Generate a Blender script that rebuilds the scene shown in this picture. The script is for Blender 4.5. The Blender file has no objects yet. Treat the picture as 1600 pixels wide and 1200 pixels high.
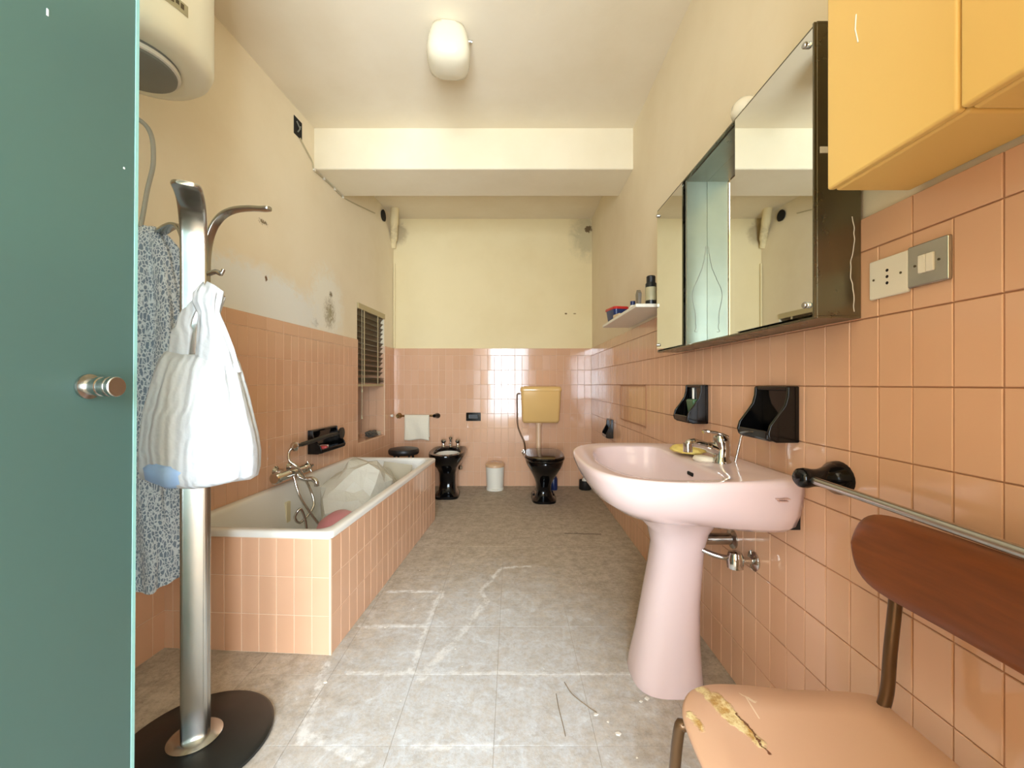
import bpy, bmesh, math, random
from mathutils import Vector, Matrix, noise
random.seed(7)
S = bpy.context.scene
COL = S.collection
PI = math.pi

# ------------------------------------------------------------------ camera, world, light, exposure
cam_d = bpy.data.cameras.new('camera'); cam = bpy.data.objects.new('camera', cam_d); COL.objects.link(cam)
cam.location = (0, 0, 1.056); cam.rotation_euler = (PI/2, 0, 0)
cam_d.sensor_width = 36; cam_d.lens = 645/1600*36; cam_d.clip_start = 0.02
S.camera = cam
W = bpy.data.worlds.new('world'); S.world = W; W.use_nodes = True
W.node_tree.nodes['Background'].inputs[0].default_value = (0.80, 0.90, 1.0, 1)
W.node_tree.nodes['Background'].inputs[1].default_value = 1.0
S.view_settings.view_transform = 'Standard'; S.view_settings.look = 'None'
S.view_settings.gamma = 1; S.view_settings.use_curve_mapping = False
S.view_settings.exposure = 0.60
def area(name, loc, rot, sx, sy, power, col):
    l = bpy.data.lights.new(name, 'AREA'); l.shape = 'RECTANGLE'; l.size = sx; l.size_y = sy
    l.energy = power; l.color = col
    o = bpy.data.objects.new(name, l); COL.objects.link(o); o.location = loc; o.rotation_euler = rot
    return o
# daylight through the tall glazed window behind the camera
area('window_daylight', (0.08, -1.47, 1.20), (PI/2, 0, 0), 1.22, 1.9, 165, (0.76, 0.885, 1.0))

# ------------------------------------------------------------------ room frame
D = 4.28                       # back wall
SL, SR = 0.065, 0.012          # slant of the side walls
def XL(y): return -1.228 - SL*(D-y)
def XR(y): return 0.83 - SR*(D-y)
TL, TR = -math.atan(SL), -math.atan(SR)
HC = 2.77
CAMZ, F = 1.056, 645.0
Y0 = -1.5

# ------------------------------------------------------------------ helpers
def tag(o, label=None, cat=None, group=None, kind=None):
    if label: o['label'] = label
    if cat: o['category'] = cat
    if group: o['group'] = group
    if kind: o['kind'] = kind
    return o
def empty(name, loc=(0,0,0), rz=0.0, label=None, cat=None, group=None):
    o = bpy.data.objects.new(name, None); COL.objects.link(o)
    o.location = loc; o.rotation_euler = (0,0,rz); o.empty_display_size = 0.05
    return tag(o, label, cat, group)

class MB:
    def __init__(s): s.v=[]; s.f=[]
    def add(s, vs, fs):
        b=len(s.v); s.v += [tuple(v) for v in vs]; s.f += [tuple(b+i for i in f) for f in fs]; return s
    def box(s, x0,x1,y0,y1,z0,z1):
        vs=[(x0,y0,z0),(x1,y0,z0),(x1,y1,z0),(x0,y1,z0),(x0,y0,z1),(x1,y0,z1),(x1,y1,z1),(x0,y1,z1)]
        return s.add(vs,[(0,3,2,1),(4,5,6,7),(0,1,5,4),(1,2,6,5),(2,3,7,6),(3,0,4,7)])
    def loft(s, rings, cap0=True, cap1=True, closed=True):
        n=len(rings[0]); vs=[p for r in rings for p in r]; fs=[]
        for i in range(len(rings)-1):
            for j in range(n if closed else n-1):
                k=(j+1)%n
                fs.append((i*n+j, i*n+k, (i+1)*n+k, (i+1)*n+j))
        if cap0: fs.append(tuple(range(n-1,-1,-1)))
        if cap1: fs.append(tuple((len(rings)-1)*n+j for j in range(n)))
        return s.add(vs,fs)
    def tube(s, pts, r, n=12, cap=True):
        pts=[Vector(p) for p in pts]; m=len(pts)
        rr=[r]*m if not hasattr(r,'__len__') else list(r)
        tans=[]
        for i in range(m):
            t=(pts[min(i+1,m-1)]-pts[max(i-1,0)]); tans.append(t.normalized())
        up=Vector((0,0,1)) if abs(tans[0].z)<0.9 else Vector((1,0,0))
        nrm=(up-tans[0]*up.dot(tans[0])).normalized(); rings=[]
        for i in range(m):
            nrm=(nrm-tans[i]*nrm.dot(tans[i])).normalized(); bn=tans[i].cross(nrm)
            rings.append([pts[i]+(nrm*math.cos(2*PI*k/n)+bn*math.sin(2*PI*k/n))*rr[i] for k in range(n)])
        return s.loft(rings,cap,cap)
    def ribbon(s, pts, wdir, w, t):
        pts=[Vector(p) for p in pts]; m=len(pts); wd=Vector(wdir).normalized(); rings=[]
        ww=[w]*m if not hasattr(w,'__len__') else list(w)
        for i in range(m):
            tn=(pts[min(i+1,m-1)]-pts[max(i-1,0)]).normalized(); nn=tn.cross(wd).normalized()
            ring=[]
            for k in range(16):
                a=2*PI*k/16; c,sn=math.cos(a),math.sin(a)
                ring.append(pts[i]+wd*(ww[i]/2*math.copysign(abs(c)**0.35,c))+nn*(t/2*math.copysign(abs(sn)**0.6,sn)))
            rings.append(ring)
        return s.loft(rings)
    def lathe(s, prof, n=32, c=(0,0,0), axis='z', cap=True):
        rings=[]
        for r,h in prof:
            ring=[]
            for k in range(n):
                a=2*PI*k/n; u,v=r*math.cos(a),r*math.sin(a)
                p={'z':(u,v,h),'x':(h,u,v),'y':(v,h,u)}[axis]
                ring.append((c[0]+p[0],c[1]+p[1],c[2]+p[2]))
            rings.append(ring)
        return s.loft(rings,cap,cap)
    def prism(s, poly, f0, f1):       # poly 2D, f0/f1 map (a,b)->3D
        return s.loft([[f0(a,b) for a,b in poly],[f1(a,b) for a,b in poly]])
    def mesh(s, name, smooth=35):
        me=bpy.data.meshes.new(name); me.from_pydata(s.v,[],s.f)
        bm=bmesh.new(); bm.from_mesh(me); bmesh.ops.recalc_face_normals(bm,faces=bm.faces); bm.to_mesh(me); bm.free()
        if smooth:
            me.polygons.foreach_set('use_smooth',[True]*len(me.polygons)); me.set_sharp_from_angle(angle=math.radians(smooth))
        me.update(); return me
    def build(s, name, mat, parent=None, smooth=35, bevel=0, seg=2, sub=0, loc=None, rz=None):
        me=s.mesh(name,smooth); me.materials.append(mat)
        o=bpy.data.objects.new(name,me); COL.objects.link(o)
        if parent: o.parent=parent
        if loc is not None: o.location=loc
        if rz is not None: o.rotation_euler=(0,0,rz)
        if bevel:
            b=o.modifiers.new('bevel','BEVEL'); b.width=bevel; b.segments=seg; b.limit_method='ANGLE'; b.angle_limit=math.radians(40)
            me.polygons.foreach_set('use_smooth',[True]*len(me.polygons))
            for a in [a for a in me.attributes if a.name=='sharp_edge']: me.attributes.remove(a)
            b.harden_normals=True
        if sub:
            m=o.modifiers.new('sub','SUBSURF'); m.levels=sub; m.render_levels=sub
        return o

def rrect(x0,x1,y0,y1,r,z,n=6):
    out=[]
    for cx,cy,a0 in ((x1-r,y1-r,0),(x0+r,y1-r,90),(x0+r,y0+r,180),(x1-r,y0+r,270)):
        for k in range(n+1):
            a=math.radians(a0+90*k/n); out.append((cx+r*math.cos(a),cy+r*math.sin(a),z))
    return out
def sellipse(cx,cy,a,b,z,e=2.0,n=40,eb=None):
    out=[]
    for k in range(n):
        t=2*PI*k/n; c,sn=math.cos(t),math.sin(t)
        ee = e if (sn<0 or eb is None) else eb
        out.append((cx+a*math.copysign(abs(c)**(2/ee),c), cy+b*math.copysign(abs(sn)**(2/ee),sn), z))
    return out
def catmull(pts, per=8, closed=False):
    P=[Vector(p) for p in pts]; n=len(P); out=[]
    rng=range(n) if closed else range(n-1)
    for i in rng:
        if closed: p0,p1,p2,p3=P[i-1],P[i],P[(i+1)%n],P[(i+2)%n]
        else: p0,p1,p2,p3=P[max(i-1,0)],P[i],P[i+1],P[min(i+2,n-1)]
        for k in range(per):
            t=k/per
            out.append(0.5*((2*p1)+(p2-p0)*t+(2*p0-5*p1+4*p2-p3)*t*t+(3*p1-p0-3*p2+p3)*t**3))
    if not closed: out.append(P[-1])
    return out
def polar(outline, c, n):
    res=[]; m=len(outline)
    for k in range(n):
        a=2*PI*k/n; dx,dy=math.cos(a),math.sin(a); best=None
        for i in range(m):
            ax,ay=outline[i][0]-c[0],outline[i][1]-c[1]; bx,by=outline[(i+1)%m][0]-c[0],outline[(i+1)%m][1]-c[1]
            ex,ey=bx-ax,by-ay; den=dx*ey-dy*ex
            if abs(den)<1e-12: continue
            t=(ax*ey-ay*ex)/den; u=(ax*dy-ay*dx)/den
            if t>0 and -1e-9<=u<=1+1e-9 and (best is None or t>best): best=t
        res.append((c[0]+dx*best,c[1]+dy*best))
    return res

# ------------------------------------------------------------------ materials
def srgb(r,g,b):
    f=lambda c:(c/255/12.92 if c/255<=0.04045 else ((c/255+0.055)/1.055)**2.4)
    return (f(r),f(g),f(b),1)
class NT:
    def __init__(s,name):
        s.m=bpy.data.materials.new(name); s.m.use_nodes=True; s.t=s.m.node_tree; s.n=s.t.nodes; s.l=s.t.links
        s.p=s.n['Principled BSDF']; s.out=s.n['Material Output']
    def new(s,k,**kw):
        x=s.n.new(k)
        for a,b in kw.items(): setattr(x,a,b)
        return x
    def inp(s,sock,v):
        if hasattr(v,'is_output') or isinstance(v,bpy.types.NodeSocket): s.l.new(v,sock)
        else: sock.default_value=v
    def math(s,op,a,b=0.0,c=0.0,clamp=False):
        x=s.new('ShaderNodeMath',operation=op,use_clamp=clamp); s.inp(x.inputs[0],a); s.inp(x.inputs[1],b); s.inp(x.inputs[2],c); return x.outputs[0]
    def mix(s,fac,a,b,mode='MIX'):
        x=s.new('ShaderNodeMix',data_type='RGBA',blend_type=mode); s.inp(x.inputs[0],fac); s.inp(x.inputs[6],a); s.inp(x.inputs[7],b); return x.outputs[2]
    def noise(s,scale,detail=4,rough=0.55,vec=None,dist=0.0):
        x=s.new('ShaderNodeTexNoise'); x.inputs['Scale'].default_value=scale; x.inputs['Detail'].default_value=detail; x.inputs['Roughness'].default_value=rough; x.inputs['Distortion'].default_value=dist
        if vec is not None: s.l.new(vec,x.inputs['Vector'])
        return x.outputs[0]
    def ramp(s,fac,lo,hi):
        x=s.new('ShaderNodeMapRange',interpolation_type='SMOOTHSTEP'); s.inp(x.inputs[0],fac); x.inputs[1].default_value=lo; x.inputs[2].default_value=hi; return x.outputs[0]
    def pos(s): return s.new('ShaderNodeNewGeometry').outputs['Position']
    def obj(s): return s.new('ShaderNodeTexCoord').outputs['Object']
    def bump(s,h,strength=0.2,dist=0.01):
        x=s.new('ShaderNodeBump'); x.inputs['Strength'].default_value=strength; x.inputs['Distance'].default_value=dist; s.l.new(h,x.inputs['Height']); s.l.new(x.outputs[0],s.p.inputs['Normal'])
    def set(s,col=None,rough=None,metal=None,**kw):
        if col is not None: s.inp(s.p.inputs['Base Color'],col)
        if rough is not None: s.inp(s.p.inputs['Roughness'],rough)
        if metal is not None: s.inp(s.p.inputs['Metallic'],metal)
        for k,v in kw.items(): s.inp(s.p.inputs[k.replace('_',' ')],v)
        return s.m
    def seg(s,sep,a,b,w,soft):           # mask of a floor/wall stroke from a to b (two chosen axes)
        ax,ay=a; bx,by=b; dx,dy=bx-ax,by-ay; L2=dx*dx+dy*dy
        px=s.math('SUBTRACT',sep[0],ax); py=s.math('SUBTRACT',sep[1],ay)
        t=s.math('DIVIDE',s.math('ADD',s.math('MULTIPLY',px,dx),s.math('MULTIPLY',py,dy)),L2,clamp=True)
        qx=s.math('SUBTRACT',px,s.math('MULTIPLY',t,dx)); qy=s.math('SUBTRACT',py,s.math('MULTIPLY',t,dy))
        d=s.math('SQRT',s.math('ADD',s.math('MULTIPLY',qx,qx),s.math('MULTIPLY',qy,qy)))
        return s.ramp(d,w+soft,w)
def plain(name,col,rough=0.4,metal=0.0,nscale=18,nvar=0.08,bump=0.0,**kw):
    t=NT(name); n=t.noise(nscale,5,0.6,t.obj())
    c=t.mix(t.math('MULTIPLY',n,nvar*2),col,tuple(x*0.72 for x in col[:3])+(1,))
    t.set(c,t.math('ADD',t.math('MULTIPLY',t.math('SUBTRACT',n,0.5),0.12),rough,clamp=True),metal,**kw)
    if bump: t.bump(n,bump,0.004)
    return t.m

def plaster(name, col, stains=None):
    t=NT(name); p=t.pos(); n1=t.noise(1.6,5,0.6,p); n2=t.noise(40,4,0.6,p); n3=t.noise(9,6,0.65,p,0.4)
    c=t.mix(t.ramp(n1,0.35,0.75),col,tuple(x*y for x,y in zip(col[:3],(0.94,0.92,0.88)))+(1,))
    h=t.math('ADD',t.math('MULTIPLY',n2,0.3),t.math('MULTIPLY',n3,0.7))
    if stains:
        for (cx,cy,cz,rx,ry,rz,scol,lo,hi,ns) in stains:
            sp=t.new('ShaderNodeSeparateXYZ'); t.l.new(p,sp.inputs[0])
            q=None
            for i,(c0,r0) in enumerate(((cx,rx),(cy,ry),(cz,rz))):
                d=t.math('DIVIDE',t.math('SUBTRACT',sp.outputs[i],c0),r0); d=t.math('MULTIPLY',d,d)
                q=d if q is None else t.math('ADD',q,d)
            fall=t.math('SUBTRACT',1.0,t.math('SQRT',q),clamp=True)
            m=t.ramp(t.math('MULTIPLY',fall,t.noise(ns,6,0.7,p,0.8)),lo,hi)
            c=t.mix(m,c,scol); h=t.math('SUBTRACT',h,t.math('MULTIPLY',m,1.2))
    t.set(c,0.85); t.bump(h,0.25,0.006); return t.m

CREAM=srgb(245,230,200)
M={}
M['wall_l']=plaster('plaster_left',CREAM,[
    (XL(2.9),2.93,1.60,0.6,0.36,0.42,srgb(246,240,222),0.08,0.30,14),
    (XL(2.9),2.97,1.56,0.5,0.17,0.22,srgb(172,160,126),0.18,0.46,30),
    (XL(2.9),2.99,1.70,0.5,0.05,0.05,srgb(140,125,95),0.20,0.42,40),
    (XL(2.7),2.78,1.47,0.5,0.10,0.07,srgb(150,135,105),0.26,0.42,60),
    (XL(2.1),2.2,1.50,0.6,0.95,0.28,srgb(240,238,228),0.06,0.26,8),
    (XL(2.2),2.26,1.94,0.5,0.17,0.06,srgb(130,108,76),0.40,0.46,90),
    (XL(2.3),2.28,1.64,0.5,0.03,0.05,srgb(120,90,60),0.30,0.36,60)])
M['wall_b']=plaster('plaster_back',srgb(242,224,178),[
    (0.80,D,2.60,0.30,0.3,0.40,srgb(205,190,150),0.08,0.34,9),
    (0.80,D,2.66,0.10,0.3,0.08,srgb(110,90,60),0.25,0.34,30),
    (0.56,D,1.785,0.022,0.3,0.016,srgb(120,95,60),0.18,0.30,40),(0.65,D,1.785,0.03,0.3,0.012,srgb(150,125,85),0.2,0.32,40),
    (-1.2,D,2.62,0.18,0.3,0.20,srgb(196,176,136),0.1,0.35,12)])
M['wall_r']=plaster('plaster_right',CREAM)
M['ceil']=plaster('plaster_ceiling',srgb(244,231,206))
M['beam']=plaster('plaster_beam',srgb(244,232,204))

def tile_mat():
    t=NT('salmon_glazed_tile'); oi=t.new('ShaderNodeObjectInfo').outputs['Random']; isl=t.new('ShaderNodeNewGeometry').outputs['Random Per Island']
    r=t.math('FRACT',t.math('ADD',oi,isl)); r2=t.math('FRACT',t.math('MULTIPLY',r,7.31)); p=t.pos()
    a=t.mix(r,srgb(219,172,138),srgb(225,179,146)); c=t.mix(t.math('MULTIPLY',t.ramp(t.noise(2.5,3,0.5,p),0.45,0.8),0.5),a,srgb(214,165,130))
    t.set(c,t.math('ADD',0.07,t.math('MULTIPLY',r2,0.08)),0,Specular_IOR_Level=0.55)
    t.bump(t.noise(9,2,0.5,p),0.035,0.004); return t.m
M['tile']=tile_mat()
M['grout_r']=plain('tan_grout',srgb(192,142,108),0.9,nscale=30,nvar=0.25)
M['grout']=plain('cream_grout',srgb(236,204,172),0.9,nscale=30,nvar=0.25)

def floor_mat():
    t=NT('dusty_cement_floor_tile'); p=t.pos(); sp=t.new('ShaderNodeSeparateXYZ'); t.l.new(p,sp.inputs[0])
    oi=t.new('ShaderNodeObjectInfo').outputs['Random']
    n1=t.noise(2.2,6,0.65,p); n2=t.noise(14,8,0.75,p); n3=t.noise(70,4,0.7,p); n4=t.noise(5,6,0.75,p,1.0)
    base=t.mix(t.ramp(t.math('ADD',t.math('MULTIPLY',n2,0.55),t.math('MULTIPLY',t.noise(32,6,0.8,p),0.45)),0.36,0.64),srgb(158,144,125),srgb(206,192,173))
    base=t.mix(t.math('MULTIPLY',oi,0.35),base,srgb(172,157,137))
    base=t.mix(t.ramp(n3,0.58,0.75),base,srgb(146,132,115))
    # dust lies thicker in the walked middle, towards the door
    gx=t.math('DIVIDE',t.math('ADD',sp.outputs[0],0.12),0.85); gy=t.math('DIVIDE',t.math('SUBTRACT',sp.outputs[1],1.35),1.25)
    fall=t.math('SUBTRACT',1.15,t.math('SQRT',t.math('ADD',t.math('MULTIPLY',gx,gx),t.math('MULTIPLY',gy,gy))),clamp=True)
    dust=t.ramp(t.math('ADD',t.math('MULTIPLY',fall,0.55),t.math('ADD',t.math('MULTIPLY',n4,0.45),t.math('MULTIPLY',t.noise(26,7,0.8,p),0.45))),0.52,0.92)
    g1=t.noise(55,6,0.85,p); g2=t.noise(11,6,0.8,p,0.7)
    base=t.mix(t.math('MULTIPLY',t.ramp(g1,0.52,0.68),0.55),base,srgb(120,110,98))
    thin=t.math('MULTIPLY',dust,t.math('ADD',0.38,t.math('MULTIPLY',t.ramp(t.math('ADD',t.math('MULTIPLY',g1,0.5),t.math('MULTIPLY',g2,0.5)),0.40,0.60),0.55)))
    c=t.mix(thin,base,srgb(212,215,218))
    c=t.mix(t.math('MULTIPLY',t.math('MULTIPLY',t.ramp(g2,0.56,0.72),dust),0.7),c,srgb(232,235,236))
    jx=t.math('ADD',sp.outputs[0],t.math('MULTIPLY',t.math('SUBTRACT',t.noise(16,6,0.75,p),0.5),0.06))
    jy=t.math('ADD',sp.outputs[1],t.math('MULTIPLY',t.math('SUBTRACT',t.noise(13,6,0.75,p,0.6),0.5),0.06))
    mask=None
    for a,b,w in [((-0.06,2.36),(-0.16,2.10),0.006),((-0.16,2.10),(-0.12,2.02),0.006),((-0.12,2.02),(-0.25,1.66),0.013),((-0.25,1.66),(-0.33,1.48),0.018),
                  ((-0.62,2.10),(-0.35,2.10),0.008),((-0.35,2.10),(-0.37,1.98),0.009),((-0.66,1.80),(-0.37,1.80),0.009),((-0.37,2.0),(-0.375,1.52),0.004),
                  ((-0.06,2.37),(0.10,2.39),0.006),((-0.70,1.56),(-0.62,1.22),0.010),((-0.60,1.24),(-0.42,1.16),0.02),((-0.28,1.203),(-0.05,1.203),0.004),((-0.6,1.51),(0.5,1.50),0.003)]:
        m=t.seg((jx,jy),a,b,w*0.7,0.013); mask=m if mask is None else t.math('MAXIMUM',mask,m)
    mask=t.math('MULTIPLY',mask,t.ramp(t.math('ADD',t.math('MULTIPLY',n2,0.6),t.math('MULTIPLY',t.noise(45,5,0.7,p),0.4)),0.38,0.60))
    c=t.mix(t.math('MULTIPLY',mask,0.72),c,srgb(242,242,240))
    ck=t.seg((jx,jy),(0.38,2.92),(0.62,2.90),0.004,0.012)
    c=t.mix(t.math('MULTIPLY',ck,0.7),c,srgb(84,70,56))
    t.set(c,0.78); t.bump(t.math('ADD',n2,t.math('MULTIPLY',n3,0.5)),0.4,0.005); return t.m
M['floor']=floor_mat()
M['floor_joint']=plain('floor_joint',srgb(176,163,146),0.95,nscale=25,nvar=0.3)
M['enamel']=plain('white_enamel',srgb(236,233,224),0.12,nscale=4,nvar=0.06)
M['pink']=plain('pink_ceramic',srgb(228,203,200),0.12,nscale=4,nvar=0.04,Coat_Weight=0.3)
M['black']=plain('black_ceramic',srgb(11,10,10),0.10,nvar=0.1,Specular_IOR_Level=0.35)
M['blackmat']=plain('black_plastic',srgb(26,26,25),0.42)
M['chrome']=plain('chrome',srgb(205,203,198),0.10,1.0,nscale=30,nvar=0.2)
M['steel']=plain('worn_steel',srgb(190,190,185),0.24,1.0,nscale=22,nvar=0.3)
M['brass']=plain('dull_brass',srgb(165,140,95),0.25,1.0)
M['yellow']=plain('yellow_plastic',srgb(238,198,116),0.32,nscale=3,nvar=0.05)
M['amber']=plain('yellowed_plastic',srgb(240,198,128),0.14,nscale=3,nvar=0.06)
M['beige']=plain('beige_plastic',srgb(232,196,160),0.35)
M['white']=plain('white_plastic',srgb(240,234,218),0.35,nvar=0.05)
M['lid']=plain('tan_plastic_lid',srgb(216,176,136),0.35)
M['heater']=plain('cream_paint',srgb(240,234,208),0.3,nscale=3,nvar=0.05)
M['greyplastic']=plain('grey_plastic',srgb(128,128,118),0.45)
M['sticker']=plain('sticker_grey',srgb(172,162,126),0.5)
M['ink']=plain('dark_ink',srgb(84,70,40),0.6)
M['logo']=plain('faded_logo_print',srgb(204,166,152),0.5)
M['hole']=plain('dark_hole',srgb(20,17,14),0.9)
M['mirror']=NT('mirror_glass').set((0.86,0.88,0.84,1),0.015,1.0)
M['frame']=plain('dark_bronze_metal',srgb(124,118,98),0.28,0.9,nscale=9,nvar=0.25)
M['frame2']=plain('brushed_grey_metal',srgb(150,150,136),0.3,0.8,nscale=16,nvar=0.3)
M['wood']=None
def wood():
    t=NT('brown_varnished_plywood'); o=t.obj(); mp=t.new('ShaderNodeMapping'); mp.inputs['Scale'].default_value=(30,3,30); t.l.new(o,mp.inputs[0])
    n=t.noise(3,6,0.6,mp.outputs[0]); c=t.mix(n,srgb(86,44,16),srgb(132,70,28)); t.set(c,0.3); return t.m
M['wood']=wood()
def seatmat():
    t=NT('worn_tan_seat_laminate'); p=t.obj(); sp=t.new('ShaderNodeSeparateXYZ'); t.l.new(p,sp.inputs[0])
    nA=t.noise(40,6,0.75,p); nB=t.noise(24,6,0.7,p)
    jx=t.math('ADD',sp.outputs[0],t.math('MULTIPLY',t.math('SUBTRACT',nA,0.5),0.03)); jy=t.math('ADD',sp.outputs[1],t.math('MULTIPLY',t.math('SUBTRACT',nB,0.5),0.03))
    base=t.mix(t.noise(3,4,0.6,p),srgb(216,170,138),srgb(224,184,152))
    def pt(x,y): return (x-0.50,y-0.62)
    halo=None
    for a,b,w in [(pt(0.375,0.83),pt(0.395,0.80),0.006),(pt(0.395,0.80),pt(0.405,0.755),0.014),(pt(0.405,0.755),pt(0.425,0.705),0.006),(pt(0.332,0.765),pt(0.336,0.735),0.003)]:
        m=t.seg((jx,jy),a,b,w,0.006); halo=m if halo is None else t.math('MAXIMUM',halo,m)
    c=t.mix(halo,base,t.mix(t.ramp(nA,0.35,0.62),srgb(190,140,62),srgb(246,226,170)))
    cr=t.math('MAXIMUM',t.seg((jx,jy),pt(0.418,0.765),pt(0.424,0.72),0.001,0.002),t.seg((jx,jy),pt(0.424,0.72),pt(0.428,0.685),0.0014,0.002))
    c=t.mix(cr,c,srgb(110,64,34))
    sc=t.math('MAXIMUM',t.seg((sp.outputs[0],sp.outputs[1]),pt(0.455,0.805),pt(0.452,0.755),0.0006,0.0012),t.seg((jx,jy),pt(0.445,0.815),pt(0.468,0.79),0.001,0.0015))
    c=t.mix(t.math('MULTIPLY',sc,0.8),c,srgb(244,224,196))
    t.set(c,0.38); t.bump(t.math('MULTIPLY',halo,nA),0.5,0.006); return t.m
M['seat']=seatmat()
M['browntube']=plain('brown_painted_tube',srgb(104,78,52),0.3,0.55,nscale=12,nvar=0.3)
M['opal']=plain('opal_glass',srgb(228,217,190),0.18,nvar=0.04,nscale=3)
M['towel']=plain('white_cotton',srgb(240,230,206),0.95,nscale=80,nvar=0.15,bump=0.4)
M['blind']=plain('olive_blind_slat',srgb(98,82,54),0.45,0.1)
M['blindrail']=plain('cream_blind_rail',srgb(190,172,128),0.45)
M['cord']=plain('cream_cord',srgb(196,182,146),0.8)
def glassmat():
    t=NT('frosted_green_glass'); p=t.obj(); n=t.noise(120,3,0.6,p); n2=t.noise(900,2,0.5,p)
    t.set(t.mix(t.noise(1.2,3,0.5,p),srgb(106,142,134),srgb(116,152,144)),0.38,0,Transmission_Weight=0.7,IOR=1.3,Specular_IOR_Level=0.6)
    t.bump(n,0.06,0.002); return t.m
M['glass']=glassmat()
M['edge_glow']=plain('glass_edge_glow_tint',srgb(138,186,178),0.08,nvar=0.05)  # paler tint stands in for light refracted along the door's edge
M['speck']=plain('white_paint_speck',srgb(235,235,228),0.6)
def bagmat():
    t=NT('white_thin_plastic'); p=t.obj(); n=t.noise(9,6,0.65,p)
    c=t.mix(n,srgb(186,193,198),srgb(208,212,213)); t.set(c,0.34,0,Subsurface_Weight=0.25)
    t.p.inputs['Subsurface Radius'].default_value=(0.03,0.03,0.03)
    wv=t.new('ShaderNodeTexWave',wave_type='BANDS',bands_direction='X'); wv.inputs['Scale'].default_value=14; wv.inputs['Distortion'].default_value=9; wv.inputs['Detail'].default_value=4; wv.inputs['Detail Scale'].default_value=0.7
    t.l.new(p,wv.inputs[0]); t.bump(t.math('ADD',wv.outputs['Fac'],n),0.35,0.006); return t.m
M['bag']=bagmat()
M['bluecloth']=plain('pale_blue_cloth_in_bag',srgb(150,182,222),0.6)
def clear():
    t=NT('clear_crumpled_plastic'); p=t.obj(); n=t.noise(10,4,0.55,p,1.0)
    t.set(srgb(248,244,230),0.25,0,Transmission_Weight=0.55,IOR=1.08,Specular_IOR_Level=0.9); t.bump(n,0.5,0.02); return t.m
M['clear']=clear()
M['cardboard']=plain('grey_cardboard',srgb(176,164,140),0.8)
M['rose']=plain('dusty_pink_plastic',srgb(206,136,140),0.4)
def robe():
    t=NT('grey_blue_leaf_print_cloth'); p=t.obj()
    v=t.new('ShaderNodeTexVoronoi',feature='DISTANCE_TO_EDGE'); v.inputs['Scale'].default_value=120
    mp=t.new('ShaderNodeMapping'); mp.inputs['Scale'].default_value=(1,1,0.6); mp.inputs['Rotation'].default_value=(0.5,0.7,0.6); t.l.new(p,mp.inputs[0])
    w=t.noise(30,3,0.6,p); ad=t.new('ShaderNodeVectorMath',operation='ADD'); t.l.new(mp.outputs[0],ad.inputs[0])
    cm=t.new('ShaderNodeCombineXYZ'); t.l.new(t.math('MULTIPLY',w,0.03),cm.inputs[0]); t.l.new(t.math('MULTIPLY',w,0.02),cm.inputs[2]); t.l.new(cm.outputs[0],ad.inputs[1]); t.l.new(ad.outputs[0],v.inputs['Vector'])
    c=t.mix(t.ramp(v.outputs['Distance'],0.04,0.20),srgb(214,220,224),srgb(122,136,152)); t.set(c,0.9); return t.m
M['robe']=robe()
M['sponge']=plain('yellow_sponge',srgb(240,214,120),0.7,nscale=60,nvar=0.2,bump=0.3)
M['soap']=plain('white_soap',srgb(244,232,208),0.3)
M['green']=plain('green_soap_bar',srgb(72,110,78),0.4)
M['navy']=plain('navy_plastic',srgb(24,44,92),0.3)
M['red']=plain('red_plastic',srgb(190,44,38),0.3)
M['straw']=plain('dry_straw',srgb(140,120,92),0.8)
M['strawpale']=plain('pale_straw',srgb(206,190,160),0.8)
M['chip']=plain('white_plaster_chip',srgb(238,232,220),0.9)
M['rubber']=plain('dark_rubber',srgb(20,24,24),0.35)

# ------------------------------------------------------------------ tiles
_tm={}
def tile_mesh(w,h,t=0.006,ch=0.0014,mat='tile'):
    k=(round(w,4),round(h,4),t,mat)
    if k in _tm: return _tm[k]
    a,b=w/2,h/2; m=MB()
    o=[(-a,0,-b),(a,0,-b),(a,0,b),(-a,0,b)]
    r=[(x,-(t-ch),z) for x,_,z in o]; q=[(math.copysign(a-ch,x),-t,math.copysign(b-ch,z)) for x,_,z in o]
    m.loft([o,r,q],cap0=False); me=m.mesh('tile',30); me.materials.append(M[mat]); _tm[k]=me; return me
def clip(r,h):
    u0,u1,z0,z1=r; a,b,c,d=h
    if u1<=a or u0>=b or z1<=c or z0>=d: return [r]
    out=[]
    if u0<a: out.append((u0,a,z0,z1))
    if u1>b: out.append((b,u1,z0,z1))
    m0,m1=max(u0,a),min(u1,b)
    if z0<c: out.append((m0,m1,z0,c))
    if z1>d: out.append((m0,m1,d,z1))
    return [q for q in out if q[1]-q[0]>0.008 and q[3]-q[2]>0.008]
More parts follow.
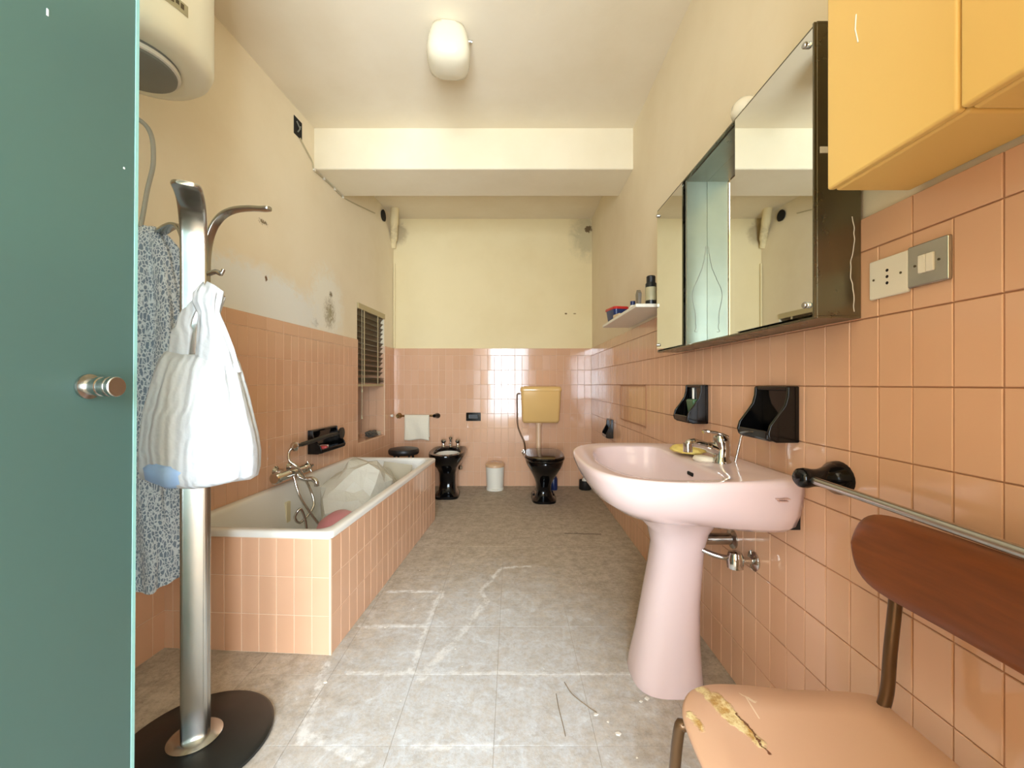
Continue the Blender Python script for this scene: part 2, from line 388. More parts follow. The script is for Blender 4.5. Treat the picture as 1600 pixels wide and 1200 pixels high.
def lay(parent, rects, frame, limit=300, gap=0.0024, hidden=None, jit=0.004, name='tile'):
    """frame: matrix mapping local (u, -normal, z) to world. Largest `limit` as objects, rest joined."""
    items=[]
    for u0,u1,z0,z1 in rects:
        c=frame@Vector(((u0+u1)/2,0,(z0+z1)/2)); ar=0.0
        nrm=frame.to_3x3()@Vector((0,-1,0))
        v=Vector((0,0,CAMZ))-c
        if c.y>0.15:
            x=800+F*c.x/c.y; y=600-F*(c.z-CAMZ)/c.y
            if -30<x<1630 and -30<y<1230: ar=(u1-u0)*(z1-z0)*max(0,nrm.dot(v.normalized()))/v.length_squared
            if hidden and hidden(x,y,c): ar=0
        items.append((ar,u0,u1,z0,z1))
    items.sort(key=lambda i:-i[0])
    rest=MB()
    for i,(ar,u0,u1,z0,z1) in enumerate(items):
        me=tile_mesh(u1-u0-gap,z1-z0-gap)
        rot=Matrix.Rotation(random.uniform(-jit,jit),4,'Z')@Matrix.Rotation(random.uniform(-jit,jit),4,'X')
        mt=frame@Matrix.Translation(((u0+u1)/2,-random.uniform(0,0.0006),(z0+z1)/2))@rot
        if i<limit and ar>0:
            o=bpy.data.objects.new(name,me); COL.objects.link(o); o.parent=parent
            o.matrix_local=parent.matrix_basis.inverted()@mt if parent.parent is None else mt
        else:
            mm=parent.matrix_basis.inverted()@mt
            rest.add([mm@v.co for v in me.vertices],[tuple(p.vertices) for p in me.polygons])
    if rest.f:
        o=rest.build('far_tiles',M['tile'],parent,30); o['kind']='stuff'
def wall_rects(u0,u1,phase,pitch,rows=9,rh=0.15,top=0.075):
    rs=[]; k0=math.floor((u0-phase)/pitch); k1=math.ceil((u1-phase)/pitch)
    for k in range(k0,k1):
        a,b=max(u0,phase+k*pitch),min(u1,phase+(k+1)*pitch)
        if b-a<0.006: continue
        for r in range(rows): rs.append((a,b,r*rh,(r+1)*rh))
    k0=math.floor((u0-phase)/(2*pitch)); k1=math.ceil((u1-phase)/(2*pitch))
    for k in range(k0,k1):
        a,b=max(u0,phase+2*k*pitch),min(u1,phase+2*(k+1)*pitch)
        if b-a>0.006: rs.append((a,b,rows*rh,rows*rh+top))
    return rs

# ------------------------------------------------------------------ structure
def struct(o): o['kind']='structure'; return o
# floor base + cement tiles
fb=struct(MB().box(-1.9,1.1,Y0-0.1,D+0.2,-0.08,-0.0022).build('floor',M['floor_joint'],None,0))
def floor_tiles():
    fm=None; cache={}
    xs=[-0.355+0.302*k for k in range(-5,6)]; ys=[1.205+0.2965*k for k in range(-10,12)]
    for i in range(len(xs)-1):
        for j in range(len(ys)-1):
            x0,x1,y0,y1=xs[i],xs[i+1],ys[j],min(ys[j+1],D)
            if y0>=D-0.01: continue
            if x1<XL(y0)-0.02 or x0>XR(y0)+0.02: continue
            x0c=max(x0,min(XL(y0),XL(y1))-0.02); x1c=min(x1,XR(y1)+0.02)
            if x1c-x0c<0.02: continue
            w,h=x1c-x0c-0.0014,y1-y0-0.0010; k=(round(w,3),round(h,3))
            if k not in cache:
                m=MB(); a,b=w/2,h/2; o=[(-a,-b),(a,-b),(a,b),(-a,b)]
                m.loft([[(x,y,-0.003) for x,y in o],[(x,y,-0.0004) for x,y in o],[(x-math.copysign(.0012,x),y-math.copysign(.0012,y),0) for x,y in o]],cap0=False)
                me=m.mesh('floor_tile',0); me.materials.append(M['floor']); cache[k]=me
            o=bpy.data.objects.new('floor_tile',cache[k]); COL.objects.link(o); o.parent=fb
            o.location=((x0c+x1c)/2,(y0+y1)/2,random.uniform(-0.0003,0.0))
floor_tiles()
struct(MB().box(-1.95,1.15,Y0-0.1,D+0.2,HC,HC+0.1).build('ceiling',M['ceil'],None,0))
# back wall
wb=struct(MB().box(-1.6,1.1,D,D+0.15,-0.08,HC+0.05).build('wall_back',M['wall_b'],None,0))
MB().box(-1.235,0.835,D-0.0075,D+0.01,-0.01,1.424).build('grout',M['grout'],wb,0)
fr=Matrix.Translation((0,D-0.003,0))
lay(wb,wall_rects(XL(D),XR(D),-0.255,0.0717),fr,limit=300)
# left wall, local frame: x into the room, y towards the back wall (0 at the corner)
LM=Matrix.Translation((XL(D),D,0))@Matrix.Rotation(TL,4,'Z')
NA,NB,NZ0,NZ1=-0.862,-0.262,0.557,1.735       # window niche
LEN=(D-Y0)/math.cos(TL)+0.2
m=MB(); m.box(-0.36,0,-LEN,NA,-0.08,HC+0.05); m.box(-0.36,0,NB,0.15,-0.08,HC+0.05); m.box(-0.36,0,NA,NB,-0.08,NZ0); m.box(-0.36,0,NA,NB,NZ1,HC+0.05); m.box(-0.42,-0.36,NA-.05,NB+.05,NZ0-.05,NZ1+.05)
wl=struct(m.build('wall_left',M['wall_l'],None,0)); wl.location=(XL(D),D,0); wl.rotation_euler=(0,0,TL)
m=MB(); m.box(-0.01,0.0076,-LEN,NA,-0.01,1.424); m.box(-0.01,0.0076,NB,0,-0.01,1.424); m.box(-0.01,0.0076,NA,NB,-0.01,NZ0)
m.box(-0.30,0.0,NB-0.003,NB+0.01,NZ0,1.424); m.box(-0.30,0.0,NA-0.01,NA+0.003,NZ0,1.424); m.box(-0.30,0.003,NA,NB,NZ0-0.01,NZ0+0.002)
m.build('grout',M['grout'],wl,0)
# plane facing +x: u runs along +y local; local tile normal is -Y -> map to +x
fl=LM@Matrix.Translation((0.003,0,0))@Matrix.Rotation(PI/2,4,'Z')
rs=[]
for r in wall_rects(-LEN+0.2,0,-2.31-0.0,0.0748): rs+=clip(r,(NA,NB,NZ0,3))
def hid_left(x,y,c): return x<212 or (c.z<0.45 and 1.6<c.y<3.3) or x>616
bpy.context.view_layer.update()
lay(wl,rs,fl,limit=290,hidden=hid_left)
# reveal of the niche facing the door, and its sill
fr2=LM@Matrix.Translation((0,NB-0.003,0))
rs=[]
for k in range(4):
    for r in range(6):
        z0,z1=max(NZ0,0.45+r*0.15),min(1.35,0.60+r*0.15); rs.append((-0.3+k*0.075,-0.3+(k+1)*0.075,z0,z1))
lay(wl,rs,fr2,limit=10,hidden=lambda x,y,c:False)
sill=[]
fr3=LM@Matrix.Translation((0,0,NZ0+0.002))@Matrix.Rotation(-PI/2,4,'X')
for k in range(8): sill.append((-0.3,-0.15,-NB-0.6+k*0.075-0.0,-NB-0.6+(k+1)*0.075)); sill.append((-0.15,0.0,-NB-0.6+k*0.075,-NB-0.6+(k+1)*0.075))
sill=[(a,b,c+0.525,d+0.525) for a,b,c,d in sill]
fr3=LM@Matrix.Translation((0,0,NZ0+0.002))@Matrix.Rotation(-PI/2,4,'X')
sill=[(a,b,-NB+(k//2)*0.075,-NB+(k//2+1)*0.075) for k,(a,b,_,_) in enumerate(sill)]
lay(wl,[(a,b,-d,-c) for a,b,c,d in sill],LM@Matrix.Translation((0,0,NZ0+0.002))@Matrix.Rotation(-PI/2,4,'X')@Matrix.Scale(-1,4,(0,0,1)) if False else LM@Matrix.Translation((0,0,NZ0+0.002))@Matrix(((1,0,0,0),(0,0,1,0),(0,-1,0,0),(0,0,0,1))),limit=16)
# right wall, local frame: x- into the room, y towards the back
RM=Matrix.Translation((XR(D),D,0))@Matrix.Rotation(TR,4,'Z')
LR=(D-Y0)+0.2
wr=struct(MB().box(0,0.2,-LR,0.15,-0.08,HC+0.05).build('wall_right',M['wall_r'],None,0)); wr.location=(XR(D),D,0); wr.rotation_euler=(0,0,TR)
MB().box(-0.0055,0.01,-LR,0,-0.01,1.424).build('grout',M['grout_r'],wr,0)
frr=RM@Matrix.Translation((-0.003,0,0))@Matrix.Rotation(-PI/2,4,'Z')
bpy.context.view_layer.update()
def hid_right(x,y,c): return (c.y<0.9 and c.z>1.43) or x>1640
# u axis of frr runs along -y local
rs=wall_rects(0,LR-0.2,(D-0.8032),0.0752)
ap0,ap1=(D-3.08),(D-2.50)
lay(wr,rs,frr,limit=290,hidden=hid_right)
# tiled inspection panel in the right wall
m=MB()
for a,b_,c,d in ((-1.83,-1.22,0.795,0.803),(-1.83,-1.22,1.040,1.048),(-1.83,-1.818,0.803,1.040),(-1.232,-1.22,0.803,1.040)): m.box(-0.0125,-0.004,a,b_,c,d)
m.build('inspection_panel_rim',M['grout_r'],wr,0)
# ceiling beam
b=MB().box(-1.6,1.0,2.767,3.173,2.497,HC+0.02).build('ceiling_beam',M['beam'],None,35,bevel=0.012,seg=3); struct(b)
# front wall behind the camera with the tall window, and the short wall that carries the glass door
m=MB(); m.box(-1.95,-0.56,Y0-0.12,Y0,-0.08,HC+0.05); m.box(0.72,1.1,Y0-0.12,Y0,-0.08,HC+0.05); m.box(-0.56,0.72,Y0-0.12,Y0,-0.08,0.22); m.box(-0.56,0.72,Y0-0.12,Y0,2.18,HC+0.05)
struct(m.build('wall_front',M['wall_r'],None,0))
m=MB(); m.box(-0.56,-0.525,Y0-0.1,Y0+0.02,0.22,2.18); m.box(0.685,0.72,Y0-0.1,Y0+0.02,0.22,2.18); m.box(-0.525,0.685,Y0-0.1,Y0+0.02,2.145,2.18); m.box(-0.525,0.685,Y0-0.1,Y0+0.02,0.22,0.255); m.box(0.05,0.12,Y0-0.06,Y0+0.06,0.255,2.145)
struct(m.build('window_2',M['white'],None,0))
struct(MB().box(-1.75,-0.72,-0.16,-0.05,0,HC).build('wall_entry',M['wall_r'],None,0))
struct(MB().box(0.27,0.80,-0.16,-0.05,0,HC).build('wall_jamb',M['wall_r'],None,0))

# ------------------------------------------------------------------ frosted glass door, opened into the room
dr=empty('glass_door',(-0.690,-0.03,0.0),0,'frosted sea-green glass door standing open with a round metal knob','door')
dr.rotation_euler=(0,0.007,0)
MB().box(-0.005,0.005,0,0.775,0.012,2.32).build('glass_leaf',M['glass'],dr,0,bevel=0.0015)
MB().box(0.0052,0.0060,0.768,0.7748,0.012,2.32).build('painted_edge_glow',M['edge_glow'],dr,0)  # thin strip laid on the face; its lighter colour paints the edge glow
k=MB(); zk=1.052
k.lathe([(0.0,0.006),(0.020,0.006),(0.020,0.010),(0.0135,0.012),(0.0135,0.022),(0.0155,0.024),(0.0155,0.030),(0.0140,0.031),(0.0140,0.035),(0.0158,0.036),(0.0158,0.043),(0.0145,0.0435),(0.0145,0.046),(0.0160,0.047),(0.0160,0.052),(0.0150,0.0535),(0.0,0.0535)],28,(0,0.688,zk),'x')
k.build('knob',M['steel'],dr,30)
MB().lathe([(0,-0.006),(0.016,-0.006),(0.016,-0.04),(0,-0.04)],24,(0,0.688,zk),'x').build('knob',M['steel'],dr,30)
for (z,y,l) in ((1.59,0.6285,0.010),(0.775,0.772,0.010),(1.43,0.748,0.003)):
    MB().box(0.0052,0.0058,y-0.0012,y+0.0012,z,z+l).build('paint_speck',M['speck'],dr,0)
for z in (0.25,2.05):
    MB().box(-0.02,0.02,-0.02,0.06,z,z+0.09).build('hinge',M['steel'],dr,35,bevel=0.003)

# ------------------------------------------------------------------ bathtub
tb=empty('bathtub',(XL(D),D,0),TL,'white enamel bathtub set in a low salmon-tiled surround','bathtub')
X0,X1,T0,T1,RZ=0.006,0.700,-2.640,-1.005,0.480
m=MB(); rings=[]
def rr(ins,z,r): return rrect(X0+ins,X1-ins,T0+ins,T1-ins,r,z,8)
rings=[rr(0.010,RZ-0.028,0.02),rr(0.001,RZ-0.026,0.022),rr(0.0,RZ-0.010,0.024),rr(0.003,RZ-0.003,0.024),rr(0.010,RZ,0.026),
       rr(0.038,RZ-0.001,0.05),rr(0.046,RZ-0.006,0.06),rr(0.050,RZ-0.020,0.065),rr(0.062,RZ-0.10,0.08)]
def rr2(i0,i1,j0,j1,z,r): return rrect(X0+i0,X1-i1,T0+j0,T1-j1,r,z,8)
rings+=[rr2(0.075,0.075,0.075,0.12,RZ-0.22,0.09),rr2(0.095,0.095,0.10,0.20,RZ-0.33,0.10),rr2(0.13,0.13,0.14,0.27,RZ-0.375,0.10),rr2(0.20,0.20,0.22,0.36,RZ-0.385,0.08)]
m.loft(rings,cap0=False,cap1=True)
m.build('tub_shell',M['enamel'],tb,60)
sur=MB().box(0,0.690,T0+0.012,T1-0.012,0,RZ-0.026)
m=MB(); m.box(0.0,0.6945,T0+0.0075,T0+0.03,-0.004,RZ-0.027); m.box(0.672,0.6945,T0+0.0076,T1-0.010,-0.004,RZ-0.027); m.box(0.0,0.69,T1-0.03,T1-0.012,-0.004,RZ-0.027)
surr=m.build('surround',M['grout'],tb,0)
def sub_tile(parent,mat4,w,h):
    o=bpy.data.objects.new('tile',tile_mesh(w-0.0024,h-0.0024)); COL.objects.link(o); o.parent=parent
    o.matrix_local=mat4@Matrix.Rotation(random.uniform(-.006,.006),4,'Z')@Matrix.Rotation(random.uniform(-.006,.006),4,'X')
for r in range(3):
    x=0.6905
    while x>0.02:
        w=min(0.0719,x); sub_tile(surr,Matrix.Translation((x-w/2,T0+0.012,r*0.15+0.075)),w,0.15); x-=w
    y=T0+0.0115
    while y<T1-0.02:
        w=min(0.0752,T1-0.012-y); sub_tile(surr,Matrix.Translation((0.690,y+w/2,r*0.15+0.075))@Matrix.Rotation(PI/2,4,'Z'),w,0.15); y+=w
MB().box(0.688,0.6965,T0+0.0055,T0+0.0135,0,RZ-0.028).build('corner_bead',M['grout'],surr,0)
MB().box(0.060,0.080,-1.945,-1.905,0.20,0.385).build('overflow_strip',M['sponge'] if False else plain('yellowed_strip',srgb(222,208,168),0.5),tb,35,bevel=0.003)
MB().lathe([(0,0.096),(0.03,0.096),(0.032,0.100),(0.02,0.101),(0.0,0.0985)],24,(0.35,-2.30,0)).build('drain',M['chrome'],tb)

# bath mixer on the left wall
mx=empty('bath_mixer',(XL(D),D,0),TL,'chrome wall-mounted bath mixer with hose dangling into the tub','tap')
yc,zc=-1.88,0.545
m=MB(); m.lathe([(0,-0.185),(0.024,-0.185),(0.031,-0.178),(0.031,-0.150),(0.026,-0.142),(0.026,-0.07),(0.021,-0.065),(0.021,0.09),(0.026,0.094),(0.026,0.13),(0.014,0.135),(0.014,0.150),(0,0.150)],24,(0.085,yc,zc),'y')
m.build('body',M['chrome'],mx,30)
for dy in (-0.055,0.075):
    m=MB(); m.tube([(0.005,yc+dy,zc+0.012),(0.04,yc+dy,zc+0.012),(0.085,yc+dy,zc)],0.014); m.lathe([(0.032,0.004),(0.034,0.008),(0.018,0.022)],24,(0,yc+dy,zc+0.012),'x')
    m.build('wall_union',M['chrome'],mx,35)
m=MB()
for a in range(4):
    c,s_=math.cos(a*PI/2+.4),math.sin(a*PI/2+.4); m.tube([(0.085,yc+0.158,zc),(0.085+0.034*c,yc+0.158,zc+0.034*s_)],[0.008,0.0065]); 
m.lathe([(0.0,0.148),(0.012,0.148),(0.014,0.168),(0.0,0.172)],16,(0.085,yc,zc),'y')
m.build('cross_handle',M['chrome'],mx)
m=MB(); m.tube(catmull([(0.085,yc+0.02,zc),(0.10,yc+0.02,zc-0.03),(0.135,yc+0.02,zc-0.045),(0.18,yc+0.02,zc-0.045),(0.205,yc+0.02,zc-0.06),(0.21,yc+0.02,zc-0.085)],6),0.0145,14)
m.build('spout',M['chrome'],mx,60)
m=MB(); hose=catmull([(0.10,yc-0.03,zc-0.02),(0.14,yc-0.03,zc-0.14),(0.20,yc+0.00,zc-0.26),(0.25,yc+0.03,zc-0.36),(0.24,yc-0.02,zc-0.405),(0.20,yc-0.05,zc-0.38),(0.18,yc-0.05,zc-0.26),(0.17,yc-0.08,zc-0.19),(0.15,yc-0.10,zc-0.23),(0.16,yc-0.06,zc-0.27),(0.19,yc+0.02,zc-0.20),(0.16,yc+0.03,zc-0.10),(0.12,yc-0.01,zc+0.02),(0.075,yc-0.03,zc+0.07),(0.065,yc-0.02,zc+0.115),(0.075,yc-0.01,zc+0.14)],10)
m.tube(hose,[0.0072+0.0006*(i%2) for i in range(len(hose))],10); m.build('shower_hose',M['chrome'],mx,60)

hs=empty('hand_shower',(XL(D),D,0),TL,'hand shower with black handle lying across the black tub soap dish','hand shower')
m=MB(); m.tube(catmull([(0.075,-1.84,0.690),(0.078,-1.79,0.692),(0.088,-1.66,0.700),(0.098,-1.48,0.711),(0.105,-1.36,0.706)],6),[0.010]*6+[0.013]*14+[0.012]*5,14); m.build('handle',M['blackmat'],hs,60)
m=MB(); m.lathe([(0,-0.012),(0.024,-0.010),(0.028,0.0),(0.026,0.014),(0.014,0.020),(0.0,0.021)],24,(0.075,-1.865,0.690),'x'); m.build('collar',M['chrome'],hs)
m=MB(); m.lathe([(0,-0.02),(0.02,-0.02),(0.038,-0.005),(0.04,0.006),(0,0.008)],24,(0.112,-1.36,0.71),'x'); m.build('spray_head',M['blackmat'],hs)

def dish_mesh(w,h,p,t=0.011):
    """soap dish: local x = -out of right wall style (negative = into room); y along wall, z up; origin at back bottom centre"""
    prof=[(0,0),(p*0.72,0),(p*0.95,h*0.05),(p,h*0.16),(p*0.93,h*0.30),(p*0.66,h*0.50),(p*0.46,h*0.66),(p*0.38,h*0.82),(p*0.36,h*0.97),(p*0.32,h),(0,h)]
    m=MB()
    for s_ in (-1,1):
        y0,y1=s_*w/2,s_*(w/2-t); m.prism(prof,lambda a,b,y=y0:(-a,y,b),lambda a,b,y=y1:(-a,y,b))
    y0,y1=-w/2+t,w/2-t
    m.box(-0.010,0,y0,y1,0,h); m.box(-p*0.34,0,y0,y1,h-0.013,h); m.box(-p*0.90,0,y0,y1,0.002,0.014); m.box(-p*0.985,-p*0.86,y0,y1,0.006,h*0.20)
    return m
sd=dish_mesh(0.335,0.155,0.095); 
o=sd.build('soap_dish',M['black'],None,35,bevel=0.004,loc=(0,0,0)); 
pt=LM@Vector((0.009,-1.445,0.600)); o.location=pt; o.rotation_euler=(0,0,TL+PI)
tag(o,'wide black ceramic soap dish on the wall above the bathtub','soap dish')
pt=LM@Vector((0.06,-1.50,0.6145))
o=MB().box(-0.025,0.025,-0.045,0.045,0,0.03).build('soap_packet',M['red'],None,35,bevel=0.006,loc=pt,rz=0.3); o.rotation_euler=(0.0,0,0.3); tag(o,'red and white packet lying in the tub soap dish','packet')
w=MB().box(-0.0255,0.0255,-0.012,0.012,0.002,0.0305).build('label_band',M['white'],o,0)

# crumpled plastic sheet bag, cardboard, pink basin in the tub
def blob(name,mat,c,rad,seed,rough,label,cat,seg=4,flat=True,fn=None):
    bm=bmesh.new(); bmesh.ops.create_icosphere(bm,subdivisions=seg,radius=1.0)
    for v in bm.verts:
        d=v.co.normalized(); n=noise.fractal(d*1.7+Vector((seed,seed*.3,0)),0.9,2.0,4); cr=abs(noise.noise(d*4.2+Vector((seed,0,3))))
        s=1+rough*n-rough*0.55*cr
        v.co=Vector((d.x*rad[0],d.y*rad[1],d.z*rad[2]))*s
        if fn: v.co=fn(v.co)
    me=bpy.data.meshes.new(name); bm.to_mesh(me); bm.free(); me.materials.append(mat)
    if not flat: me.polygons.foreach_set('use_smooth',[True]*len(me.polygons))
    o=bpy.data.objects.new(name,me); COL.objects.link(o); o.location=c; tag(o,label,cat); return o
blob('plastic_bag',M['clear'],LM@Vector((0.350,-1.60,0.325)),(0.22,0.32,0.235),3.1,0.22,'crumpled clear plastic sheeting lying inside the bathtub','plastic sheet',seg=3,fn=lambda v:Vector((v.x,v.y,max(v.z,-0.215))))
o=MB().box(-0.10,0.10,-0.006,0.006,-0.15,0.15).build('cardboard_sheet',M['cardboard'],None,35,loc=LM@Vector((0.48,-1.33,0.345)),bevel=0.001); o.rotation_euler=(-0.35,0.15,0.1); tag(o,'grey cardboard piece leaning behind the plastic sheeting in the tub','cardboard')
m=MB(); m.lathe([(0.0,0),(0.10,0.0),(0.145,0.012),(0.16,0.045),(0.152,0.10),(0.12,0.15),(0.06,0.175),(0.0,0.18)],32)
o=m.build('pink_basin',M['rose'],None,60,loc=LM@Vector((0.42,-2.03,0.100))); o.rotation_euler=(0.1,0.08,0); o.scale=(0.8,1.1,1.5); tag(o,'dusty pink plastic tub lying upturned at the bottom of the bathtub','plastic bowl')

# ------------------------------------------------------------------ blind, window in the niche
wn=MB(); wn.box(-0.34,-0.31,NA,NA+0.05,NZ0+0.01,NZ1); wn.box(-0.34,-0.31,NB-0.05,NB,NZ0+0.01,NZ1); wn.box(-0.34,-0.31,NA,NB,NZ1-0.05,NZ1); wn.box(-0.34,-0.31,NA,NB,NZ0+0.01,NZ0+0.06)
w1=wn.build('window_1',M['white'],None,0,loc=(XL(D),D,0),rz=TL); struct(w1)
MB().box(-0.33,-0.325,NA+0.05,NB-0.05,NZ0+0.06,NZ1-0.05).build('pane',plain('dark_pane',srgb(60,62,56),0.1),w1,0)
bl=empty('venetian_blind',(XL(D),D,0),TL,'olive-brown venetian blind hanging in the small window niche','blind')
MB().box(-0.045,0.012,NA+0.004,NB-0.004,1.685,1.733).build('head_rail',M['blindrail'],bl,35,bevel=0.003)
slm=MB(); rings=[]
hw=(NB-NA)/2-0.012
for s_ in (-hw,hw):
    rings.append([(-0.022*math.cos(a)*1.0,s_,0.006*math.sin(a)) for a in [PI*k/6 for k in range(7)]]+[(0.022*math.cos(PI*k/6)*1.0,s_,0.006*math.sin(PI*k/6)-0.0015) for k in range(7)])
slm.loft(rings); sme=slm.mesh('slat',60); sme.materials.append(M['blind'])
zs=[1.662-0.0465*i for i in range(12)]+[1.105-0.011*i for i in range(4)]
for i,z in enumerate(zs):
    o=bpy.data.objects.new('slat',sme); COL.objects.link(o); o.parent=bl; o.location=(-0.018,(NA+NB)/2+random.uniform(-.004,.004),z)
    o.rotation_euler=(random.uniform(-.012,.012),(-0.85 if i<12 else -0.1)+random.uniform(-.08,.08),0)
MB().box(-0.036,0.0,NA+0.012,NB-0.012,1.035,1.056).build('bottom_rail',M['blindrail'],bl,35,bevel=0.003)
for y in (NA+0.13,NB-0.17):
    MB().box(0.0045,0.0065,y-0.010,y+0.010,1.05,1.69).build('ladder_tape',M['cord'],bl,0)
m=MB(); m.tube([(0.012,NA+0.065,1.69),(0.012,NA+0.07,1.05),(0.010,NA+0.07,0.78)],0.0025,6); m.lathe([(0,0.76),(0.008,0.762),(0.004,0.79),(0,0.79)],10,(0.010,NA+0.07,0)); m.lathe([(0,0.985),(0.008,0.987),(0.004,1.015),(0,1.015)],10,(0.012,NA+0.07,0)); m.build('pull_cord',M['cord'],bl)
# crumpled grey thing on the sill
blob('crumpled_rag',plain('grey_rag',srgb(98,92,82),0.9),LM@Vector((-0.055,NA+0.42,0.592)),(0.05,0.09,0.032),8.2,0.35,'crumpled dark grey rag on the tiled window sill','rag')
blob('paper_scrap',plain('pale_paper',srgb(205,190,165),0.9),LM@Vector((-0.045,NA+0.545,0.585)),(0.03,0.035,0.024),5.2,0.45,'crumpled pale paper scrap on the tiled window sill','paper')

# ------------------------------------------------------------------ water heater
wh=empty('water_heater',(-1.154,1.25,2.03),0,'cream cylindrical water heater hung high on the left wall','water heater')
R=0.205
MB().lathe([(0,0.02),(0.10,0.012),(0.155,0.004),(0.182,0.008),(0.196,0.022),(R,0.045),(R,0.66),(0.196,0.69),(0.15,0.71),(0,0.715)],64).build('tank',M['heater'],wh,50)
MB().lathe([(0,-0.022),(0.102,-0.022),(0.110,-0.018),(0.1115,-0.010),(0.116,-0.010),(0.118,-0.002),(0.118,0.010),(0,0.010)],48).build('thermostat_cover',M['greyplastic'],wh,30)
MB().lathe([(0.111,-0.011),(0.1185,-0.010),(0.1195,-0.004),(0.1185,0.002),(0.111,0.002)],48,cap=False).build('trim_ring',M['white'],wh,30)
MB().lathe([(0,-0.0235),(0.007,-0.0235),(0.007,-0.02),(0,-0.02)],14,(-0.015,-0.055,0)).build('screw_hole',M['hole'],wh,30)
def curved_label(a0,a1,z0,z1,r,mat,name,parent):
    m=MB(); n=14; rin=[];
    for k in range(n+1):
        a=a0+(a1-a0)*k/n; rin.append([(r*math.cos(a),r*math.sin(a),z0),(r*math.cos(a),r*math.sin(a),z1)])
    m.loft(rin,False,False,False); return m.build(name,mat,parent,60)
A0,A1=-0.78,-0.18
lb=curved_label(A0,A1,0.100,0.134,R+0.0008,M['sticker'],'rating_label',wh)
for k in range(7):
    a=A0+0.10+(A1-A0-0.14)*k/7; curved_label(a,a+0.045,0.112+0.004*(k%2),0.128,R+0.0014,M['ink'],'print_mark',lb)
m=MB(); m.box(-0.30,-0.16,-0.06,0.06,0.50,0.55); m.build('wall_bracket',M['greyplastic'],wh,35)
cb=MB(); cb.tube(catmull([(-1.30,1.34,1.985),(-1.27,1.33,1.95),(-1.20,1.36,1.90),(-1.19,1.37,1.80),(-1.22,1.38,1.70),(-1.25,1.38,1.55),(-1.30,1.38,1.45)],8),0.007,10)
tag(cb.build('heater_cable',plain('grey_cable',srgb(170,165,150),0.5),None),'grey cable looping down below the water heater','cable')

# ------------------------------------------------------------------ junction hole, cable clips, corner pipe
jb=empty('junction_box',LM@Vector((0,-1.705,2.655)),TL,'open black junction box sunk in the left wall near the ceiling','junction box')
MB().box(-0.002,0.003,-0.042,0.042,-0.055,0.055).build('box',M['hole'],jb,0)
m=MB(); m.tube([(0.006,-0.02,0.03),(0.010,0.01,0.0),(0.008,-0.01,-0.03)],0.004,8); m.tube([(0.006,0.02,0.02),(0.012,0.0,-0.01)],0.004,8); m.build('wires',M['greyplastic'],jb)
wc=MB(); pts=[(0.006,-1.69,2.60),(0.006,-1.62,2.565),(0.006,-1.55,2.53),(0.006,-1.525,2.488),(0.006,-1.40,2.490),(0.006,-1.25,2.488),(0.006,-1.12,2.488),(0.006,-0.9,2.53),(0.006,-0.5,2.62)]
wc.tube([LM@Vector(p) for p in catmull(pts,6)],0.0045,8)
tag(wc.build('wall_cable',M['cord'],None),'thin cream cable tacked along the beam on the left wall','cable')
for p in (pts[3],pts[4],pts[5],pts[6]):
    o=MB().box(0,0.012,-0.01,0.01,-0.008,0.008).build('cable_clip',M['white'],None,35,bevel=0.002,loc=LM@Vector((0.0,p[1],p[2])),rz=TL); tag(o,'small white clip holding the cable along the beam','clip','cable clips')
cp=empty('corner_pipe',(0,0,0),0,'white plastered pipe elbow in the top corner behind the beam','pipe')
MB().tube(catmull([(-1.14,4.02,2.80),(-1.165,4.09,2.70),(-1.195,4.18,2.58),(-1.222,4.25,2.46)],8),[0.040]*12+[0.037]*8+[0.028]*5,18).build('pipe_bend',M['wall_b'],cp,60)
MB().tube([(-1.216,4.262,2.30),(-1.216,4.262,1.43)],0.010,12).build('riser',M['wall_b'],cp,60)
MB().lathe([(0,0),(0.05,0.0),(0.055,0.012),(0.0,0.012)],20,(0,0,0),'x').build('pipe_hole',M['hole'],cp,35,loc=LM@Vector((0.001,-0.30,2.68)),rz=TL)

# ------------------------------------------------------------------ ceiling lamp
cl=empty('ceiling_lamp',(-0.31,2.02,HC),0.12,'opal glass ceiling lamp with rounded square shade','lamp')
m=MB(); rings=[sellipse(0,0,0.082,0.082,-0.003,3.2),sellipse(0,0,0.088,0.088,-0.02,3.2),sellipse(0,0,0.096,0.096,-0.045,3.2),sellipse(0,0,0.102,0.102,-0.085,3.4),sellipse(0,0,0.104,0.104,-0.125,3.4),sellipse(0,0,0.094,0.094,-0.160,3.2),sellipse(0,0,0.062,0.062,-0.180,3),sellipse(0,0,0.02,0.02,-0.186,2.4)]
m.loft(rings); m.build('shade',M['opal'],cl,70)
MB().lathe([(0,0),(0.068,0),(0.068,-0.016),(0,-0.016)],28).build('ceiling_plate',M['white'],cl)
MB().tube([(0.06,0.02,-0.01),(0.115,0.02,-0.012)],0.006,10).build('side_screw',M['steel'],cl)

# ------------------------------------------------------------------ back wall things
# round stool
st=empty('round_stool',(-0.975,3.72,0),0,'black round padded stool standing behind the bathtub','stool')
MB().lathe([(0,0.425),(0.125,0.425),(0.134,0.435),(0.136,0.458),(0.128,0.474),(0.09,0.482),(0,0.484)],40).build('seat',M['blackmat'],st,50)
for k in range(4):
    a=k*PI/2+PI/4; MB().tube([(0.09*math.cos(a),0.09*math.sin(a),0.43),(0.14*math.cos(a),0.14*math.sin(a),0.0)],0.011,10).build('leg',M['blackmat'],st,60)
MB().lathe([(0.118,0.205),(0.124,0.2),(0.130,0.205),(0.124,0.21)],32,cap=False).build('foot_ring',M['blackmat'],st,60)

